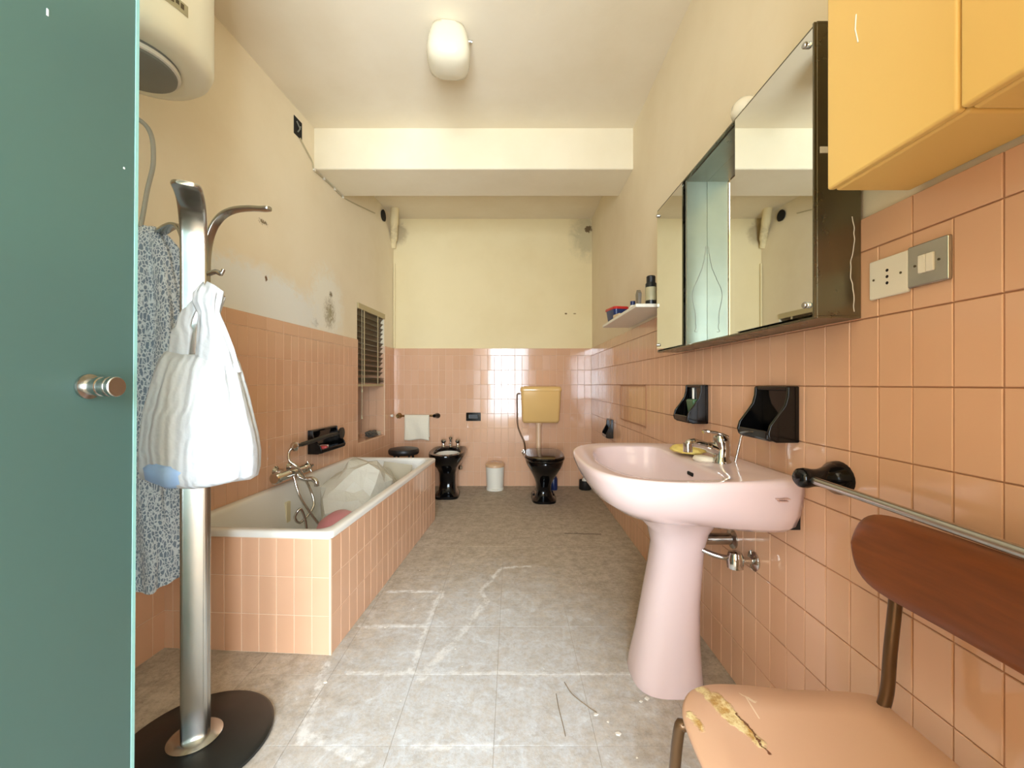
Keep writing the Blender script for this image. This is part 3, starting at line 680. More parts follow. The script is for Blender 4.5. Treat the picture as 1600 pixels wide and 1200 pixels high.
# towel rail on the back wall
tr=empty('towel_rail',(0,0,0),0,'brass towel rail with black end below the tiled back wall','towel rail')
MB().tube([(-1.165,4.235,0.728),(-0.78,4.205,0.733)],0.009,12).build('rail',M['brass'],tr,60)
m=MB(); m.lathe([(0.0,-0.07),(0.020,-0.07),(0.024,-0.055),(0.014,-0.04),(0.016,-0.02),(0.026,-0.008),(0.03,0.0)],20,(-1.165,4.272,0.728),'y'); m.build('end_bracket',M['brass'],tr,50)
m=MB(); m.loft([sellipse(-0.775,0.728,0.034,0.028,4.272,2.2,24),sellipse(-0.775,0.730,0.030,0.024,4.25,2.2,24),sellipse(-0.782,0.732,0.020,0.018,4.225,2.2,24),sellipse(-0.79,0.732,0.016,0.016,4.19,2.2,24)])
m.v=[(x,z,y) for x,y,z in m.v]; m.build('end_bracket',M['black'],tr,60)
MB().lathe([(0,0),(0.012,0),(0.016,0.012),(0.012,0.022),(0,0.025)],16,(0,0,0),'x').build('wall_stud',M['white'],tr,50,loc=LM@Vector((0.009,-0.10,0.735)),rz=TL)
# towel
m=MB(); rows=[]; nx=24
prof=[(-0.018,-0.235),(-0.020,-0.16),(-0.020,-0.06),(-0.016,-0.01),(0.0,0.012),(0.016,-0.01),(0.020,-0.06),(0.022,-0.15),(0.020,-0.205)]
for k,(dy,dz) in enumerate(catmull([(a,b,0) for a,b in prof],4) and [(v.x,v.y) for v in catmull([(a,b,0) for a,b in prof],4)]):
    row=[]
    for i in range(nx+1):
        u=i/nx; x=-1.098+0.255*u; f=0.006*math.sin(u*9+dz*12)*min(1,abs(dz)*8); ext=(0.012*math.sin(u*5+1)+0.02*u if dz<-0.1 else 0)
        row.append((x+0.01*math.sin(dz*15)*(u-0.5),4.219+0.02*(0.5-u)+dy+f,0.731+dz-ext*(-dz/0.23)))
    rows.append(row)
m.loft(rows,False,False,False); o=m.build('hand_towel',M['towel'],None,70); so=o.modifiers.new('thick','SOLIDIFY'); so.thickness=0.004; tag(o,'small white hand towel hanging over the brass rail','towel')

# black switch plate on the back wall
sp=empty('switch_plate',(-0.398,D-0.0095,0.718),0,'black rectangular switch plate on the tiled back wall','switch')
MB().box(-0.076,0.076,-0.012,0,-0.043,0.043).build('plate',M['black'],sp,35,bevel=0.004)
MB().box(-0.046,0.046,-0.0155,-0.010,-0.020,0.024).build('rocker',M['blackmat'],sp,35,bevel=0.002)
MB().box(-0.047,-0.043,-0.0165,-0.012,-0.015,0.019).build('rocker_edge',M['greyplastic'],sp,35)

# bidet
bd=empty('bidet',(-0.61,3.93,0),0.03,'black ceramic pedestal bidet against the tiled back wall','bidet')
m=MB(); e=2.6
rings=[sellipse(0,-0.02,0.112,0.150,0.0,4),sellipse(0,-0.02,0.112,0.150,0.022,4),sellipse(0,0.0,0.082,0.125,0.045,3.4),sellipse(0,0.02,0.076,0.115,0.12,3),sellipse(0,0.02,0.080,0.125,0.22,2.8),sellipse(0,0.01,0.105,0.18,0.28,2.6),sellipse(0,-0.01,0.145,0.265,0.335,2.4),sellipse(0,-0.01,0.165,0.295,0.385,2.4,eb=4),sellipse(0,-0.01,0.170,0.305,0.41,2.4,eb=4.5),sellipse(0,-0.01,0.164,0.298,0.424,2.4,eb=4.5),sellipse(0,-0.045,0.128,0.215,0.426,2.3),sellipse(0,-0.045,0.118,0.203,0.418,2.3),sellipse(0,-0.045,0.112,0.193,0.395,2.3)]
m.loft(rings,True,False); m.build('body',M['black'],bd,55)
m=MB(); m.loft([sellipse(0,-0.045,0.1125,0.194,0.397,2.3),sellipse(0,-0.045,0.10,0.17,0.372,2.3),sellipse(0,-0.045,0.06,0.10,0.352,2.2),sellipse(0,-0.045,0.02,0.02,0.348,2)],False,True); m.build('inner_bowl',M['enamel'],bd,60)
for x in (-0.072,0.0,0.072):
    m=MB(); zt=0.424; yb=0.215
    if x: m.lathe([(0,0),(0.024,0),(0.020,0.01),(0.014,0.02),(0.014,0.04),(0.024,0.05),(0.026,0.066),(0.018,0.078),(0.0,0.082)],18,(x,yb,zt)); nm='tap_handle'
    else:
        m.lathe([(0,0),(0.02,0),(0.016,0.015),(0.011,0.03),(0.011,0.075),(0.018,0.085),(0.019,0.1),(0,0.11)],18,(x,yb,zt)); m.tube(catmull([(0,yb,zt+0.035),(0,yb-0.05,zt+0.05),(0,yb-0.09,zt+0.035)],5),0.010,12); nm='spout'
    m.build(nm,M['chrome'],bd,40)
m=MB(); m.tube(catmull([(0.10,0.30,0.22),(0.10,0.22,0.22),(0.09,0.17,0.26),(0.06,0.14,0.33)],6),0.008,10); m.lathe([(0,0),(0.02,0),(0.022,0.03),(0,0.035)],14,(0.10,0.19,0.205)); m.build('supply_valve',M['chrome'],bd,50)

# pedal bin
pb=empty('pedal_bin',(-0.170,4.135,0),0,'small white pedal bin with a tan lid on the floor','bin')
MB().lathe([(0,0.004),(0.080,0.004),(0.083,0.012),(0.092,0.235),(0,0.235)],40).build('bucket',M['white'],pb,40)
MB().lathe([(0.0845,0.0),(0.086,0.0),(0.087,0.022),(0.0845,0.024)],40).build('base_ring',M['white'],pb,40)
MB().lathe([(0,0.232),(0.097,0.232),(0.098,0.248),(0.092,0.258),(0.06,0.272),(0,0.277)],40).build('lid',M['lid'],pb,40)
MB().box(-0.026,0.026,-0.112,-0.07,0.012,0.020).build('pedal',M['white'],pb,35,bevel=0.003)

# toilet with lid, cistern, pipes
to=empty('toilet',(0.290,3.77,0),0,'black ceramic toilet with closed black lid','toilet')
m=MB(); rings=[sellipse(0,0.05,0.112,0.20,0.0,3.6),sellipse(0,0.05,0.112,0.20,0.020,3.6),sellipse(0,0.06,0.085,0.17,0.04,3.2),sellipse(0,0.06,0.066,0.14,0.09,3),sellipse(0,0.05,0.072,0.15,0.15,2.8),sellipse(0,0.02,0.092,0.19,0.21,2.6),sellipse(0,-0.02,0.128,0.255,0.28,2.3),sellipse(0,-0.04,0.160,0.295,0.34,2.2,eb=3),sellipse(0,-0.045,0.172,0.305,0.385,2.2,eb=3.4),sellipse(0,-0.045,0.165,0.298,0.395,2.2,eb=3.4)]
m.loft(rings); m.build('bowl',M['black'],to,55)
m=MB(); m.box(-0.10,0.10,0.02,0.14,0,0.05); m.build('foot',M['black'],to,35,bevel=0.012,seg=3)
m=MB(); m.loft([sellipse(0,-0.05,0.176,0.310,0.396,2.2,eb=3.6),sellipse(0,-0.05,0.181,0.316,0.403,2.2,eb=3.6),sellipse(0,-0.05,0.178,0.312,0.412,2.2,eb=3.6)]); m.build('seat',M['black'],to,45)
m=MB(); m.loft([sellipse(0,-0.05,0.172,0.306,0.414,2.2,eb=3.6),sellipse(0,-0.05,0.176,0.311,0.420,2.2,eb=3.6),sellipse(0,-0.05,0.170,0.304,0.431,2.2,eb=3.6),sellipse(0,-0.05,0.14,0.27,0.437,2.2,eb=3.6)]); m.build('lid',M['black'],to,45)
for x in (-0.07,0.07): MB().lathe([(0,-0.022),(0.012,-0.022),(0.012,0.022),(0,0.022)],14,(x,0.255,0.418),'x').build('hinge',M['blackmat'],to)
ci=empty('toilet_cistern',(0.290,4.268,0),0,'yellowed plastic cistern mounted on the wall above the toilet','cistern')
m=MB(); m.loft([rrect(-0.175,0.175,-0.125,0,0.03,0.665),rrect(-0.186,0.186,-0.145,0,0.03,0.69),rrect(-0.200,0.200,-0.165,0,0.03,0.985),]) ; m.build('tank',M['amber'],ci,50)
m=MB(); m.loft([rrect(-0.204,0.204,-0.170,0,0.03,0.983),rrect(-0.206,0.206,-0.173,0,0.03,0.993),rrect(-0.204,0.204,-0.170,0,0.03,1.015),rrect(-0.194,0.194,-0.158,0,0.03,1.028),rrect(-0.15,0.15,-0.12,-0.02,0.03,1.033)]); m.build('lid',M['amber'],ci,50)
m=MB(); m.tube([(-0.02,-0.07,0.67),(-0.02,-0.07,0.46),(-0.02,-0.10,0.36)],0.026,18); m.lathe([(0.034,0.64),(0.036,0.67),(0.0,0.67)],20,(-0.02,-0.07,0)); m.build('flush_pipe',M['beige'],ci,50)
m=MB(); m.tube(catmull([(-0.205,-0.06,0.955),(-0.228,-0.06,0.955),(-0.238,-0.06,0.93),(-0.236,-0.06,0.80),(-0.232,-0.06,0.64),(-0.20,-0.07,0.54),(-0.165,-0.08,0.46),(-0.155,-0.06,0.36)],7),0.0075,10); m.build('supply_hose',M['browntube'],ci,60)
m=MB(); m.lathe([(0,0),(0.016,0),(0.02,0.02),(0.014,0.045),(0,0.05)],16,(-0.165,-0.05,0.33)); m.lathe([(0.026,0.0),(0.026,-0.006),(0.010,-0.01),(0.010,-0.05),(0,-0.05)],16,(-0.165,0,0.352),'y'); m.build('stop_valve',M['chrome'],ci,50)
tbh=empty('toilet_brush',(0.735,4.15,0),0,'black toilet brush holder with pale brush handle in the back corner','toilet brush')
MB().lathe([(0,0),(0.058,0),(0.062,0.006),(0.060,0.09),(0.054,0.09),(0.052,0.02),(0,0.02)],28).build('holder',M['blackmat'],tbh,40)
MB().lathe([(0,0.02),(0.03,0.02),(0.034,0.06),(0.03,0.10),(0.012,0.12),(0.009,0.30),(0.014,0.32),(0.0,0.335)],18).build('brush',M['white'],tbh,50)
bo=empty('detergent_bottle',(0.415,4.13,0),0,'small dark blue bottle on the floor behind the toilet','bottle')
MB().lathe([(0,0),(0.038,0),(0.040,0.01),(0.040,0.11),(0.028,0.135),(0.014,0.145),(0.014,0.155),(0,0.155)],24).build('body',M['navy'],bo,40)
MB().lathe([(0,0.153),(0.017,0.153),(0.016,0.178),(0,0.18)],18).build('cap',M['white'],bo,40)

# ------------------------------------------------------------------ washbasin
bs=empty('washbasin',(0,0,0),0,'pale pink ceramic pedestal washbasin against the right tiled wall','washbasin')
ctrl=[(0.775,1.085),(0.70,1.068),(0.57,1.050),(0.47,1.045),(0.375,1.058),(0.29,1.110),(0.238,1.215),(0.222,1.41),(0.238,1.605),(0.29,1.71),(0.375,1.762),(0.47,1.775),(0.57,1.770),(0.70,1.752),(0.775,1.735)]
cv=[(v.x,v.y) for v in catmull([(a,b,0) for a,b in ctrl],6)]
wallx=XR(1.4)-0.010
outl=cv+[(wallx-0.003,1.70),(wallx,1.41),(wallx-0.003,1.12)]
cen=(0.50,1.41); N=96
po=polar(outl,cen,N)
ib=[(v.x,v.y) for v in catmull([(0.575,1.13,0),(0.50,1.112,0),(0.40,1.125,0),(0.325,1.20,0),(0.29,1.41,0),(0.325,1.62,0),(0.40,1.695,0),(0.50,1.708,0),(0.575,1.69,0),(0.592,1.60,0),(0.598,1.41,0),(0.592,1.22,0)],6,True)]
pi_=polar(ib,(0.45,1.41),N)
# keep matching angles by re-projecting the inner outline around the outer centre
pi_=polar(ib,cen,N) 
def sc(pl,s,c,z,dx=0): return [(c[0]+(x-c[0])*s+dx,c[1]+(y-c[1])*s,z) for x,y in pl]
def scb(pl,s,z,keep=0.0):   # shrink the underside but stay near the wall
    out=[]
    for x,y in pl:
        k=s; cx=0.60; w_=min(1,max(0,(x-0.42)/0.34)); w_=w_*w_*(3-2*w_)
        ky=1-(1-k)*(1.0-0.72*w_)
        out.append((cx+(x-cx)*(k if x<cx else 1-(1-k)*0.15), 1.41+(y-1.41)*ky, z+w_*0.022*(1-k)))
    return out
zt=0.805
rings=[scb(po,0.30,0.640),scb(po,0.52,0.642),scb(po,0.72,0.662),scb(po,0.87,0.700),scb(po,0.955,0.745),scb(po,0.993,0.780)]
rings=[[(min(x,wallx),y,z) for x,y,z in r] for r in rings]
def lerp_ring(a,b,t,z): return [(p[0]+(q[0]-p[0])*t,p[1]+(q[1]-p[1])*t,z) for p,q in zip(a,b)]
rings+=[[(x,y,zt-0.008) for x,y in po],lerp_ring(po,pi_,0.05,zt-0.001),lerp_ring(po,pi_,0.14,zt),lerp_ring(po,pi_,0.55,zt-0.004),lerp_ring(po,pi_,0.93,zt-0.007),lerp_ring(po,pi_,0.98,zt-0.010),[(x,y,zt-0.020) for x,y in pi_]]
bc=(0.455,1.41)
for s_,z in ((0.955,zt-0.035),(0.92,zt-0.065),(0.85,zt-0.095),(0.70,zt-0.120),(0.45,zt-0.135),(0.15,zt-0.142),(0.05,zt-0.143)):
    rings.append([(bc[0]+(x-bc[0])*s_,bc[1]+(y-bc[1])*s_,z) for x,y in pi_])
m=MB(); m.loft(rings); m.build('basin',M['pink'],bs,70)
# pedestal
def prg(cx,cy,a,b,z,e=2.4): return sellipse(cx,cy,a,b,z,e,48)
m=MB(); m.loft([prg(0.552,1.50,0.122,0.120,0.0,2.8),prg(0.552,1.50,0.124,0.122,0.012,2.8),prg(0.553,1.50,0.118,0.117,0.05,2.8),prg(0.558,1.49,0.106,0.108,0.16),prg(0.567,1.48,0.094,0.098,0.30),prg(0.574,1.46,0.087,0.092,0.42),prg(0.576,1.445,0.084,0.092,0.50),prg(0.571,1.43,0.096,0.104,0.56),prg(0.556,1.42,0.136,0.140,0.615),prg(0.535,1.415,0.172,0.185,0.652),prg(0.53,1.41,0.18,0.20,0.675)])
m.build('pedestal',M['pink'],bs,70)
m=MB(); m.lathe([(0,0),(0.024,0),(0.026,0.003),(0.014,0.004),(0,0.002)],24,(0.455,1.41,zt-0.1435)); m.build('drain',M['chrome'],bs)
MB().box(-0.004,0.004,-0.020,0.020,-0.006,0.006).build('overflow_slot',M['hole'],bs,35,bevel=0.003,loc=(0.588,1.36,zt-0.045))
m=MB(); m.lathe([(0.034,0.0),(0.036,0.0025),(0.030,0.003),(0.026,0.0008),(0,0.0005)],28,(0.692,1.20,zt-0.007)); m.build('soap_recess',M['pink'],bs,60)
# maker's print, two short faded lines on the side towards the door
lg=MB(); 
for z,w_,dy in ((0.758,0.036,0),(0.7525,0.024,0.0)):
    for k in range(6):
        a=0.700-w_/2+w_*k/6; lg.box(a,a+w_/6*0.72,1.0605-0.001,1.0605+0.02,z,z+0.0024)
lgo=lg.build('maker_print',M['logo'],bs,0); lgo.rotation_euler=(0,0,0)
m=MB(); m.box(wallx-0.03,wallx+0.002,1.12,1.145,0.66,0.70); m.build('wall_bracket',M['hole'],bs,0)

fa=empty('basin_mixer',(0.682,1.345,zt-0.006),0,'chrome single-lever mixer tap standing on the pink washbasin','tap')
m=MB(); m.loft([sellipse(0,0,0.030,0.030,0,2,28),sellipse(0,0,0.030,0.030,0.008,2,28),sellipse(0,0,0.025,0.025,0.014,2,28),sellipse(0.003,0,0.025,0.024,0.05,2,28),sellipse(0.0,0,0.026,0.025,0.068,2,28),sellipse(-0.002,0,0.025,0.024,0.080,2,28),sellipse(-0.004,0,0.018,0.018,0.090,2,28)]); m.build('body',M['chrome'],fa,50)
m=MB(); m.tube(catmull([(0,0,0.034),(-0.036,0,0.050),(-0.070,0,0.061),(-0.096,0,0.066),(-0.107,0,0.062),(-0.109,0,0.050)],6),[0.018]*8+[0.014]*10+[0.0125]*13,16); m.build('spout',M['chrome'],fa,60)
m=MB(); m.lathe([(0,0.058),(0.0145,0.058),(0.0145,0.086),(0,0.088)],16,(-0.109,0,-0.022)); m.build('aerator',M['chrome'],fa,40)
m=MB(); m.ribbon(catmull([(0.016,0,0.086),(-0.008,0,0.096),(-0.030,0,0.101),(-0.052,0,0.103),(-0.060,0,0.100)],5),(0,1,0),[0.030]*6+[0.022]*8+[0.014]*7,0.010); m.build('lever',M['chrome'],fa,60)
m=MB(); m.tube([(0.045,0.0,0.0),(0.062,-0.005,0.085),(0.066,-0.006,0.10)],[0.004,0.004,0.0075],10); m.build('popup_rod',M['chrome'],fa,50)
o=blob('sponge',M['sponge'],(0.640,1.505,zt+0.013),(0.055,0.075,0.016),2.2,0.15,'flat yellow sponge lying on the washbasin rim beside the tap','sponge',flat=False)
o=MB().loft([sellipse(0,0,0.022,0.032,0,2.4),sellipse(0,0,0.027,0.038,0.008,2.4),sellipse(0,0,0.022,0.032,0.018,2.4),sellipse(0,0,0.01,0.015,0.021,2.4)]).build('soap_bar',M['soap'],None,60,loc=(0.637,1.375,zt-0.008),rz=0.3); tag(o,'small oval white soap bar at the foot of the basin tap','soap')

# pipes below the basin
vl=empty('angle_valve',(0,0,0),0,'chrome angle valve and bent pipe on the wall behind the basin pedestal','valve')
xw=XR(1.34)-0.009
m=MB(); m.lathe([(0.0,0.0),(0.030,0.0),(0.032,-0.006),(0.016,-0.014),(0.012,-0.014),(0.012,-0.05),(0.018,-0.055),(0.018,-0.075),(0,-0.078)],20,(xw,1.335,0.485),'x'); m.build('stop_valve',M['chrome'],vl,40)
m=MB(); m.lathe([(0,0),(0.024,0.0),(0.026,0.03),(0.020,0.05),(0,0.052)],20,(xw-0.064,1.335,0.462)); m.build('valve_body',M['chrome'],vl,40)
MB().tube(catmull([(xw-0.06,1.335,0.50),(xw-0.10,1.345,0.492),(xw-0.16,1.375,0.51),(xw-0.19,1.39,0.56),(xw-0.195,1.40,0.64)],7),0.0085,12).build('bent_pipe',M['chrome'],vl,60)
m=MB(); m.lathe([(0.0,0.0),(0.034,0.0),(0.034,-0.006),(0.020,-0.012),(0.020,-0.25)],20,(XR(1.47)-0.009,1.47,0.505),'x'); m.build('waste_pipe',M['steel'],vl,40)
ev=empty('wall_valve',(0,0,0),0,'small brass-toned stop valve close under the washbasin','valve')
m=MB(); m.lathe([(0.0,0.0),(0.022,0.0),(0.022,-0.006),(0.009,-0.010),(0.009,-0.06),(0,-0.06)],16,(XR(1.45)-0.009,1.45,0.575),'x'); m.lathe([(0,-0.025),(0.011,-0.025),(0.013,0.02),(0,0.022)],14,(XR(1.45)-0.065,1.45,0.575)); m.build('body',M['browntube'],ev,40)
MB().tube([(XR(1.45)-0.06,1.45,0.58),(XR(1.45)-0.15,1.455,0.585),(XR(1.45)-0.19,1.455,0.62)],0.007,10).build('pipe',M['browntube'],ev,60)

# soap dishes on the right wall
def rdish(yc_,zb,w,h,p,label,group=None):
    o=dish_mesh(w,h,p).build('soap_dish',M['black'],None,35,bevel=0.004,loc=(XR(yc_)-0.0092,yc_,zb),rz=TR); tag(o,label,'soap dish',group); return o
rdish(1.205,0.895,0.165,0.155,0.085,'empty black ceramic soap dish on the wall above the towel bar bracket')
rdish(1.735,0.895,0.155,0.158,0.085,'black ceramic soap dish holding a green soap, on the wall behind the basin tap')
rdish(3.37,0.620,0.165,0.150,0.060,'black ceramic paper holder low on the right wall beside the toilet')
o=MB().box(-0.012,0.012,-0.035,0.035,0,0.085).build('green_soap',M['green'],None,35,bevel=0.008,seg=3,loc=(XR(1.735)-0.040,1.715,0.910),rz=TR); o.rotation_euler=(0,-0.15,TR); tag(o,'green soap bar standing in the black soap dish','soap')
o=MB().tube([(0,0,0),(0.006,0.015,0.14)],0.005,8).build('toothbrush',M['white'],None,40,loc=(XR(1.735)-0.028,1.755,0.911)); tag(o,'pale toothbrush leaning in the black soap dish behind the green soap','toothbrush')

# towel bar near the door
tw=empty('towel_bar',(0,0,0),0,'chrome towel bar with black ceramic bracket on the right wall','towel bar')
MB().tube([(0.703,0.985,0.832),(0.700,0.40,0.822)],0.0088,18).build('bar',M['steel'],tw,60)
for yy,zz in ((0.985,0.832),(0.38,0.822)):
    m=MB(); xx=XR(yy)-0.009
    def ring(x,a,b,yo=0,zo=0): return [(x,yy+yo+a*math.cos(2*PI*k/24),zz+zo+b*math.sin(2*PI*k/24)) for k in range(24)]
    m.loft([ring(xx,0.048,0.040),ring(xx-0.012,0.046,0.038),ring(xx-0.028,0.034,0.027),ring(xx-0.050,0.024,0.021),ring(xx-0.066,0.022,0.021),ring(xx-0.082,0.026,0.024),ring(xx-0.096,0.024,0.022),ring(xx-0.104,0.014,0.013)]); m.build('bracket',M['black'],tw,60)

# ------------------------------------------------------------------ mirror cabinet
mc=empty('mirror_cabinet',(0,0,0),0,'three-bay mirror cabinet with dark metal frame, middle bay open','cabinet')
cy0,cy1,cz0,cz1=0.9225,1.935,1.203,1.868; xb=XR(0.9225)-0.0095; xf=0.682; t=0.006
b1,b2=1.257,1.643
m=MB(); m.box(xf,xb,cy0,cy1,cz0,cz0+t); m.box(xf,xb,cy0,cy1,cz1-t,cz1); m.box(xf,xb,cy0,cy0+t,cz0+t,cz1-t); m.box(xf,xb,cy1-t,cy1,cz0+t,cz1-t)
m.box(xb-0.003,xb,cy0+t,cy1-t,cz0+t,cz1-t); m.build('case',M['frame'],mc,35,bevel=0.0012)
for yy in (b1,b2): MB().box(xf+0.008,xb-0.004,yy-0.004,yy+0.004,cz0+t,cz1-t).build('divider',M['frame2'],mc,0)
m=MB(); m.box(xb-0.0065,xb-0.0035,b1+0.004,b2-0.004,cz0+t,cz1-t); m.build('back_mirror',M['mirror'],mc,0)
for za in (cz1-t-0.004,cz0+t): MB().box(xf+0.012,xb-0.007,b1+0.004,b2-0.004,za,za+0.004).build('bay_lining',M['frame2'],mc,0)
# far divider panel, pale, with a dried drip line
pl_=plain('pale_scuffed_panel',srgb(140,152,138),0.35,0.4,nscale=14,nvar=0.25)
dp=MB().box(xf+0.012,xb-0.0075,b2-0.0065,b2-0.0042,cz0+t+0.004,cz1-t-0.004).build('side_lining',pl_,mc,0)
xm=(xf+xb)/2
dl=catmull([(xb-0.012,b2-0.0068,1.60),(xb-0.022,b2-0.0068,1.53),(xb-0.045,b2-0.0068,1.47),(xb-0.062,b2-0.0068,1.43),(xb-0.064,b2-0.0068,1.39),(xb-0.054,b2-0.0068,1.34),(xb-0.053,b2-0.0068,1.30),(xb-0.050,b2-0.0068,1.28),(xb-0.056,b2-0.0068,1.265),(xb-0.046,b2-0.0068,1.262)],7)
dl=[Vector((p.x+random.uniform(-.0012,.0012),p.y,p.z)) for p in dl]
MB().tube(dl,0.0010,6).build('drip_line',M['greyplastic'],dp,60)
for (a,bb,nm) in ((cy0+0.008,b1-0.002,'mirror_door'),(b2+0.002,cy1-0.006,'mirror_door')):
    d=MB().box(xf-0.004,xf+0.001,a,bb,cz0+0.010,cz1-0.010).build(nm,M['mirror'],mc,0)
    for yy in (a+0.018,bb-0.018):
        for zz in (cz0+0.034,cz1-0.034):
            if (a<1 and yy<1) or (a>1.5 and yy>1.8):
                MB().lathe([(0,-0.0085),(0.006,-0.0085),(0.0075,-0.006),(0.0075,0.0),(0,0.0)],16,(xf-0.0045,yy,zz),'x').build('mirror_clip',M['steel'],d,40)
MB().box(xf-0.006,xf+0.002,cy0+0.001,cy0+0.006,cz0+0.002,cz1-0.002).build('edge_trim',M['frame'],mc,0)
m=MB(); dpts=[Vector((xb-0.020+random.uniform(-.0015,.0015)+0.004*math.sin(k*0.5),cy0-0.0004,1.43-0.0125*k)) for k in range(18)]
m.tube(catmull(dpts,3),0.0009,6); m.build('paint_drip',M['white'],mc,60)
MB().box(xf+0.006,xf+0.05,cy0-0.0015,cy0,1.572,1.586).build('paint_smear',M['white'],mc,0)
# small lamp above the cabinet
sl=empty('globe_lamp',(0.735,1.30,cz1),0,'small white glass globe lamp on top of the mirror cabinet','lamp')
MB().lathe([(0,0.0),(0.030,0.0),(0.030,0.014),(0,0.014)],24).build('base',M['white'],sl,40)
MB().lathe([(0,0.010),(0.022,0.012),(0.036,0.026),(0.042,0.045),(0.038,0.066),(0.024,0.082),(0,0.088)],28).build('globe',M['opal'],sl,70)

# ------------------------------------------------------------------ yellow wall cabinets
for a,bb,lab in ((0.569,0.806,'plain yellow plastic wall cabinet next to the mirror cabinet'),(0.330,0.567,'plain yellow plastic wall cabinet on the far side of its twin from the mirror')):
    yc_=empty('yellow_cabinet',(0,0,0),0,lab,'cabinet')
    MB().box(0.630,XR(a)-0.0095,a,bb,1.432,1.98).build('body',M['yellow'],yc_,35,bevel=0.006,seg=3)
    MB().box(0.614,0.6295,a+0.0005,bb-0.0005,1.433,1.979).build('door',M['yellow'],yc_,35,bevel=0.005,seg=3)
    if a>0.5: MB().tube([(0.6138,0.736,1.715),(0.6138,0.738,1.69),(0.6138,0.732,1.662)],0.0012,6).build('scratch',M['speck'],yc_,60)

# ------------------------------------------------------------------ socket and switch by the cabinet
so_=empty('wall_socket',(XR(0.849)-0.0092,0.849,1.277),TR,'white square socket plate with three holes beside the mirror cabinet','socket')
MB().box(-0.008,0,-0.044,0.044,-0.041,0.041).build('plate',M['white'],so_,35,bevel=0.003)
for z in (-0.013,0,0.013): MB().lathe([(0,-0.0085),(0.0032,-0.0085),(0.0032,-0.004),(0,-0.004)],12,(0,0,z),'x').build('socket_hole',M['hole'],so_,40)
for y in (-0.030,0.032): MB().lathe([(0,-0.0088),(0.0024,-0.0088),(0.0024,-0.004),(0,-0.004)],12,(0,y,0),'x').build('screw',M['ink'],so_,40)
sw=empty('light_switch',(XR(0.766)-0.0092,0.766,1.281),TR,'brushed steel square switch plate with two white rockers','switch')
MB().box(-0.009,0,-0.0385,0.0385,-0.040,0.040).build('plate',M['steel'],sw,35,bevel=0.003)
for y in (-0.0075,0.0075): MB().box(-0.0125,-0.007,y-0.0069,y+0.0069,-0.017,0.017).build('rocker',M['white'],sw,35,bevel=0.0015)
for y in (-0.022,0.023): MB().lathe([(0,-0.0098),(0.0022,-0.0098),(0.0022,-0.004),(0,-0.004)],12,(0,y,0),'x').build('screw',M['ink'],sw,40)

# ------------------------------------------------------------------ shelf and things on it
o=MB().box(0.618,XR(2.4)-0.001,2.06,2.82,1.440,1.458).build('wall_shelf',M['white'],None,35,bevel=0.004,seg=2); tag(o,'plain white wall shelf above the tiles beside the mirror cabinet','shelf')
zz=1.458
bx=empty('storage_tub',(0.675,2.66,zz),0.2,'navy blue plastic tub with a red rim on the wall shelf','tub')
m=MB(); m.loft([rrect(-0.04,0.04,-0.06,0.06,0.02,0),rrect(-0.048,0.048,-0.07,0.07,0.02,0.075),rrect(-0.044,0.044,-0.066,0.066,0.02,0.075),rrect(-0.038,0.038,-0.058,0.058,0.02,0.006)]); m.build('body',M['navy'],bx,50)
m=MB(); m.loft([rrect(-0.05,0.05,-0.072,0.072,0.02,0.070),rrect(-0.053,0.053,-0.075,0.075,0.02,0.076),rrect(-0.05,0.05,-0.072,0.072,0.02,0.086),rrect(-0.04,0.04,-0.062,0.062,0.02,0.084)]); m.build('rim',M['red'],bx,50)
o=MB().box(-0.025,0.025,-0.04,0.04,0,0.022).build('soap_box',plain('tan_soap_box',srgb(216,190,150),0.5),None,35,bevel=0.006,loc=(0.652,2.505,zz),rz=0.2); tag(o,'small tan soap box on the wall shelf beside the blue tub','box')
b_=empty('small_bottle',(0.682,2.33,zz),0,'small white bottle with a dark cap on the wall shelf','bottle')
MB().lathe([(0,0),(0.020,0),(0.022,0.004),(0.022,0.030),(0.014,0.040),(0.012,0.044),(0,0.044)],24).build('body',M['white'],b_,40); MB().lathe([(0,0.042),(0.0145,0.042),(0.0145,0.064),(0,0.066)],20).build('cap',M['navy'],b_,40)
b_=empty('spray_can',(0.705,2.095,zz),0,'tall dark spray can on the wall shelf next to the mirror','can')
MB().lathe([(0,0),(0.026,0),(0.027,0.004),(0.027,0.105),(0.020,0.115),(0,0.115)],24).build('can',M['rubber'],b_,40); MB().lathe([(0,0.112),(0.022,0.112),(0.022,0.142),(0.018,0.146),(0,0.147)],24).build('cap',M['blackmat'],b_,40)
MB().lathe([(0.0272,0.02),(0.0276,0.022),(0.0276,0.085),(0.0272,0.087)],24).build('label_band',M['sticker'],b_,40)
o=MB().loft([rrect(-0.008,0.008,-0.02,0.02,0.004,0),rrect(-0.010,0.010,-0.024,0.024,0.004,0.07),rrect(-0.010,0.010,-0.002,0.002,0.0015,0.09)]).build('cream_tube',plain('grey_cream_tube',srgb(120,110,96),0.4),None,50,loc=(0.664,2.165,zz)); tag(o,'small grey cream tube standing before the spray can','tube')

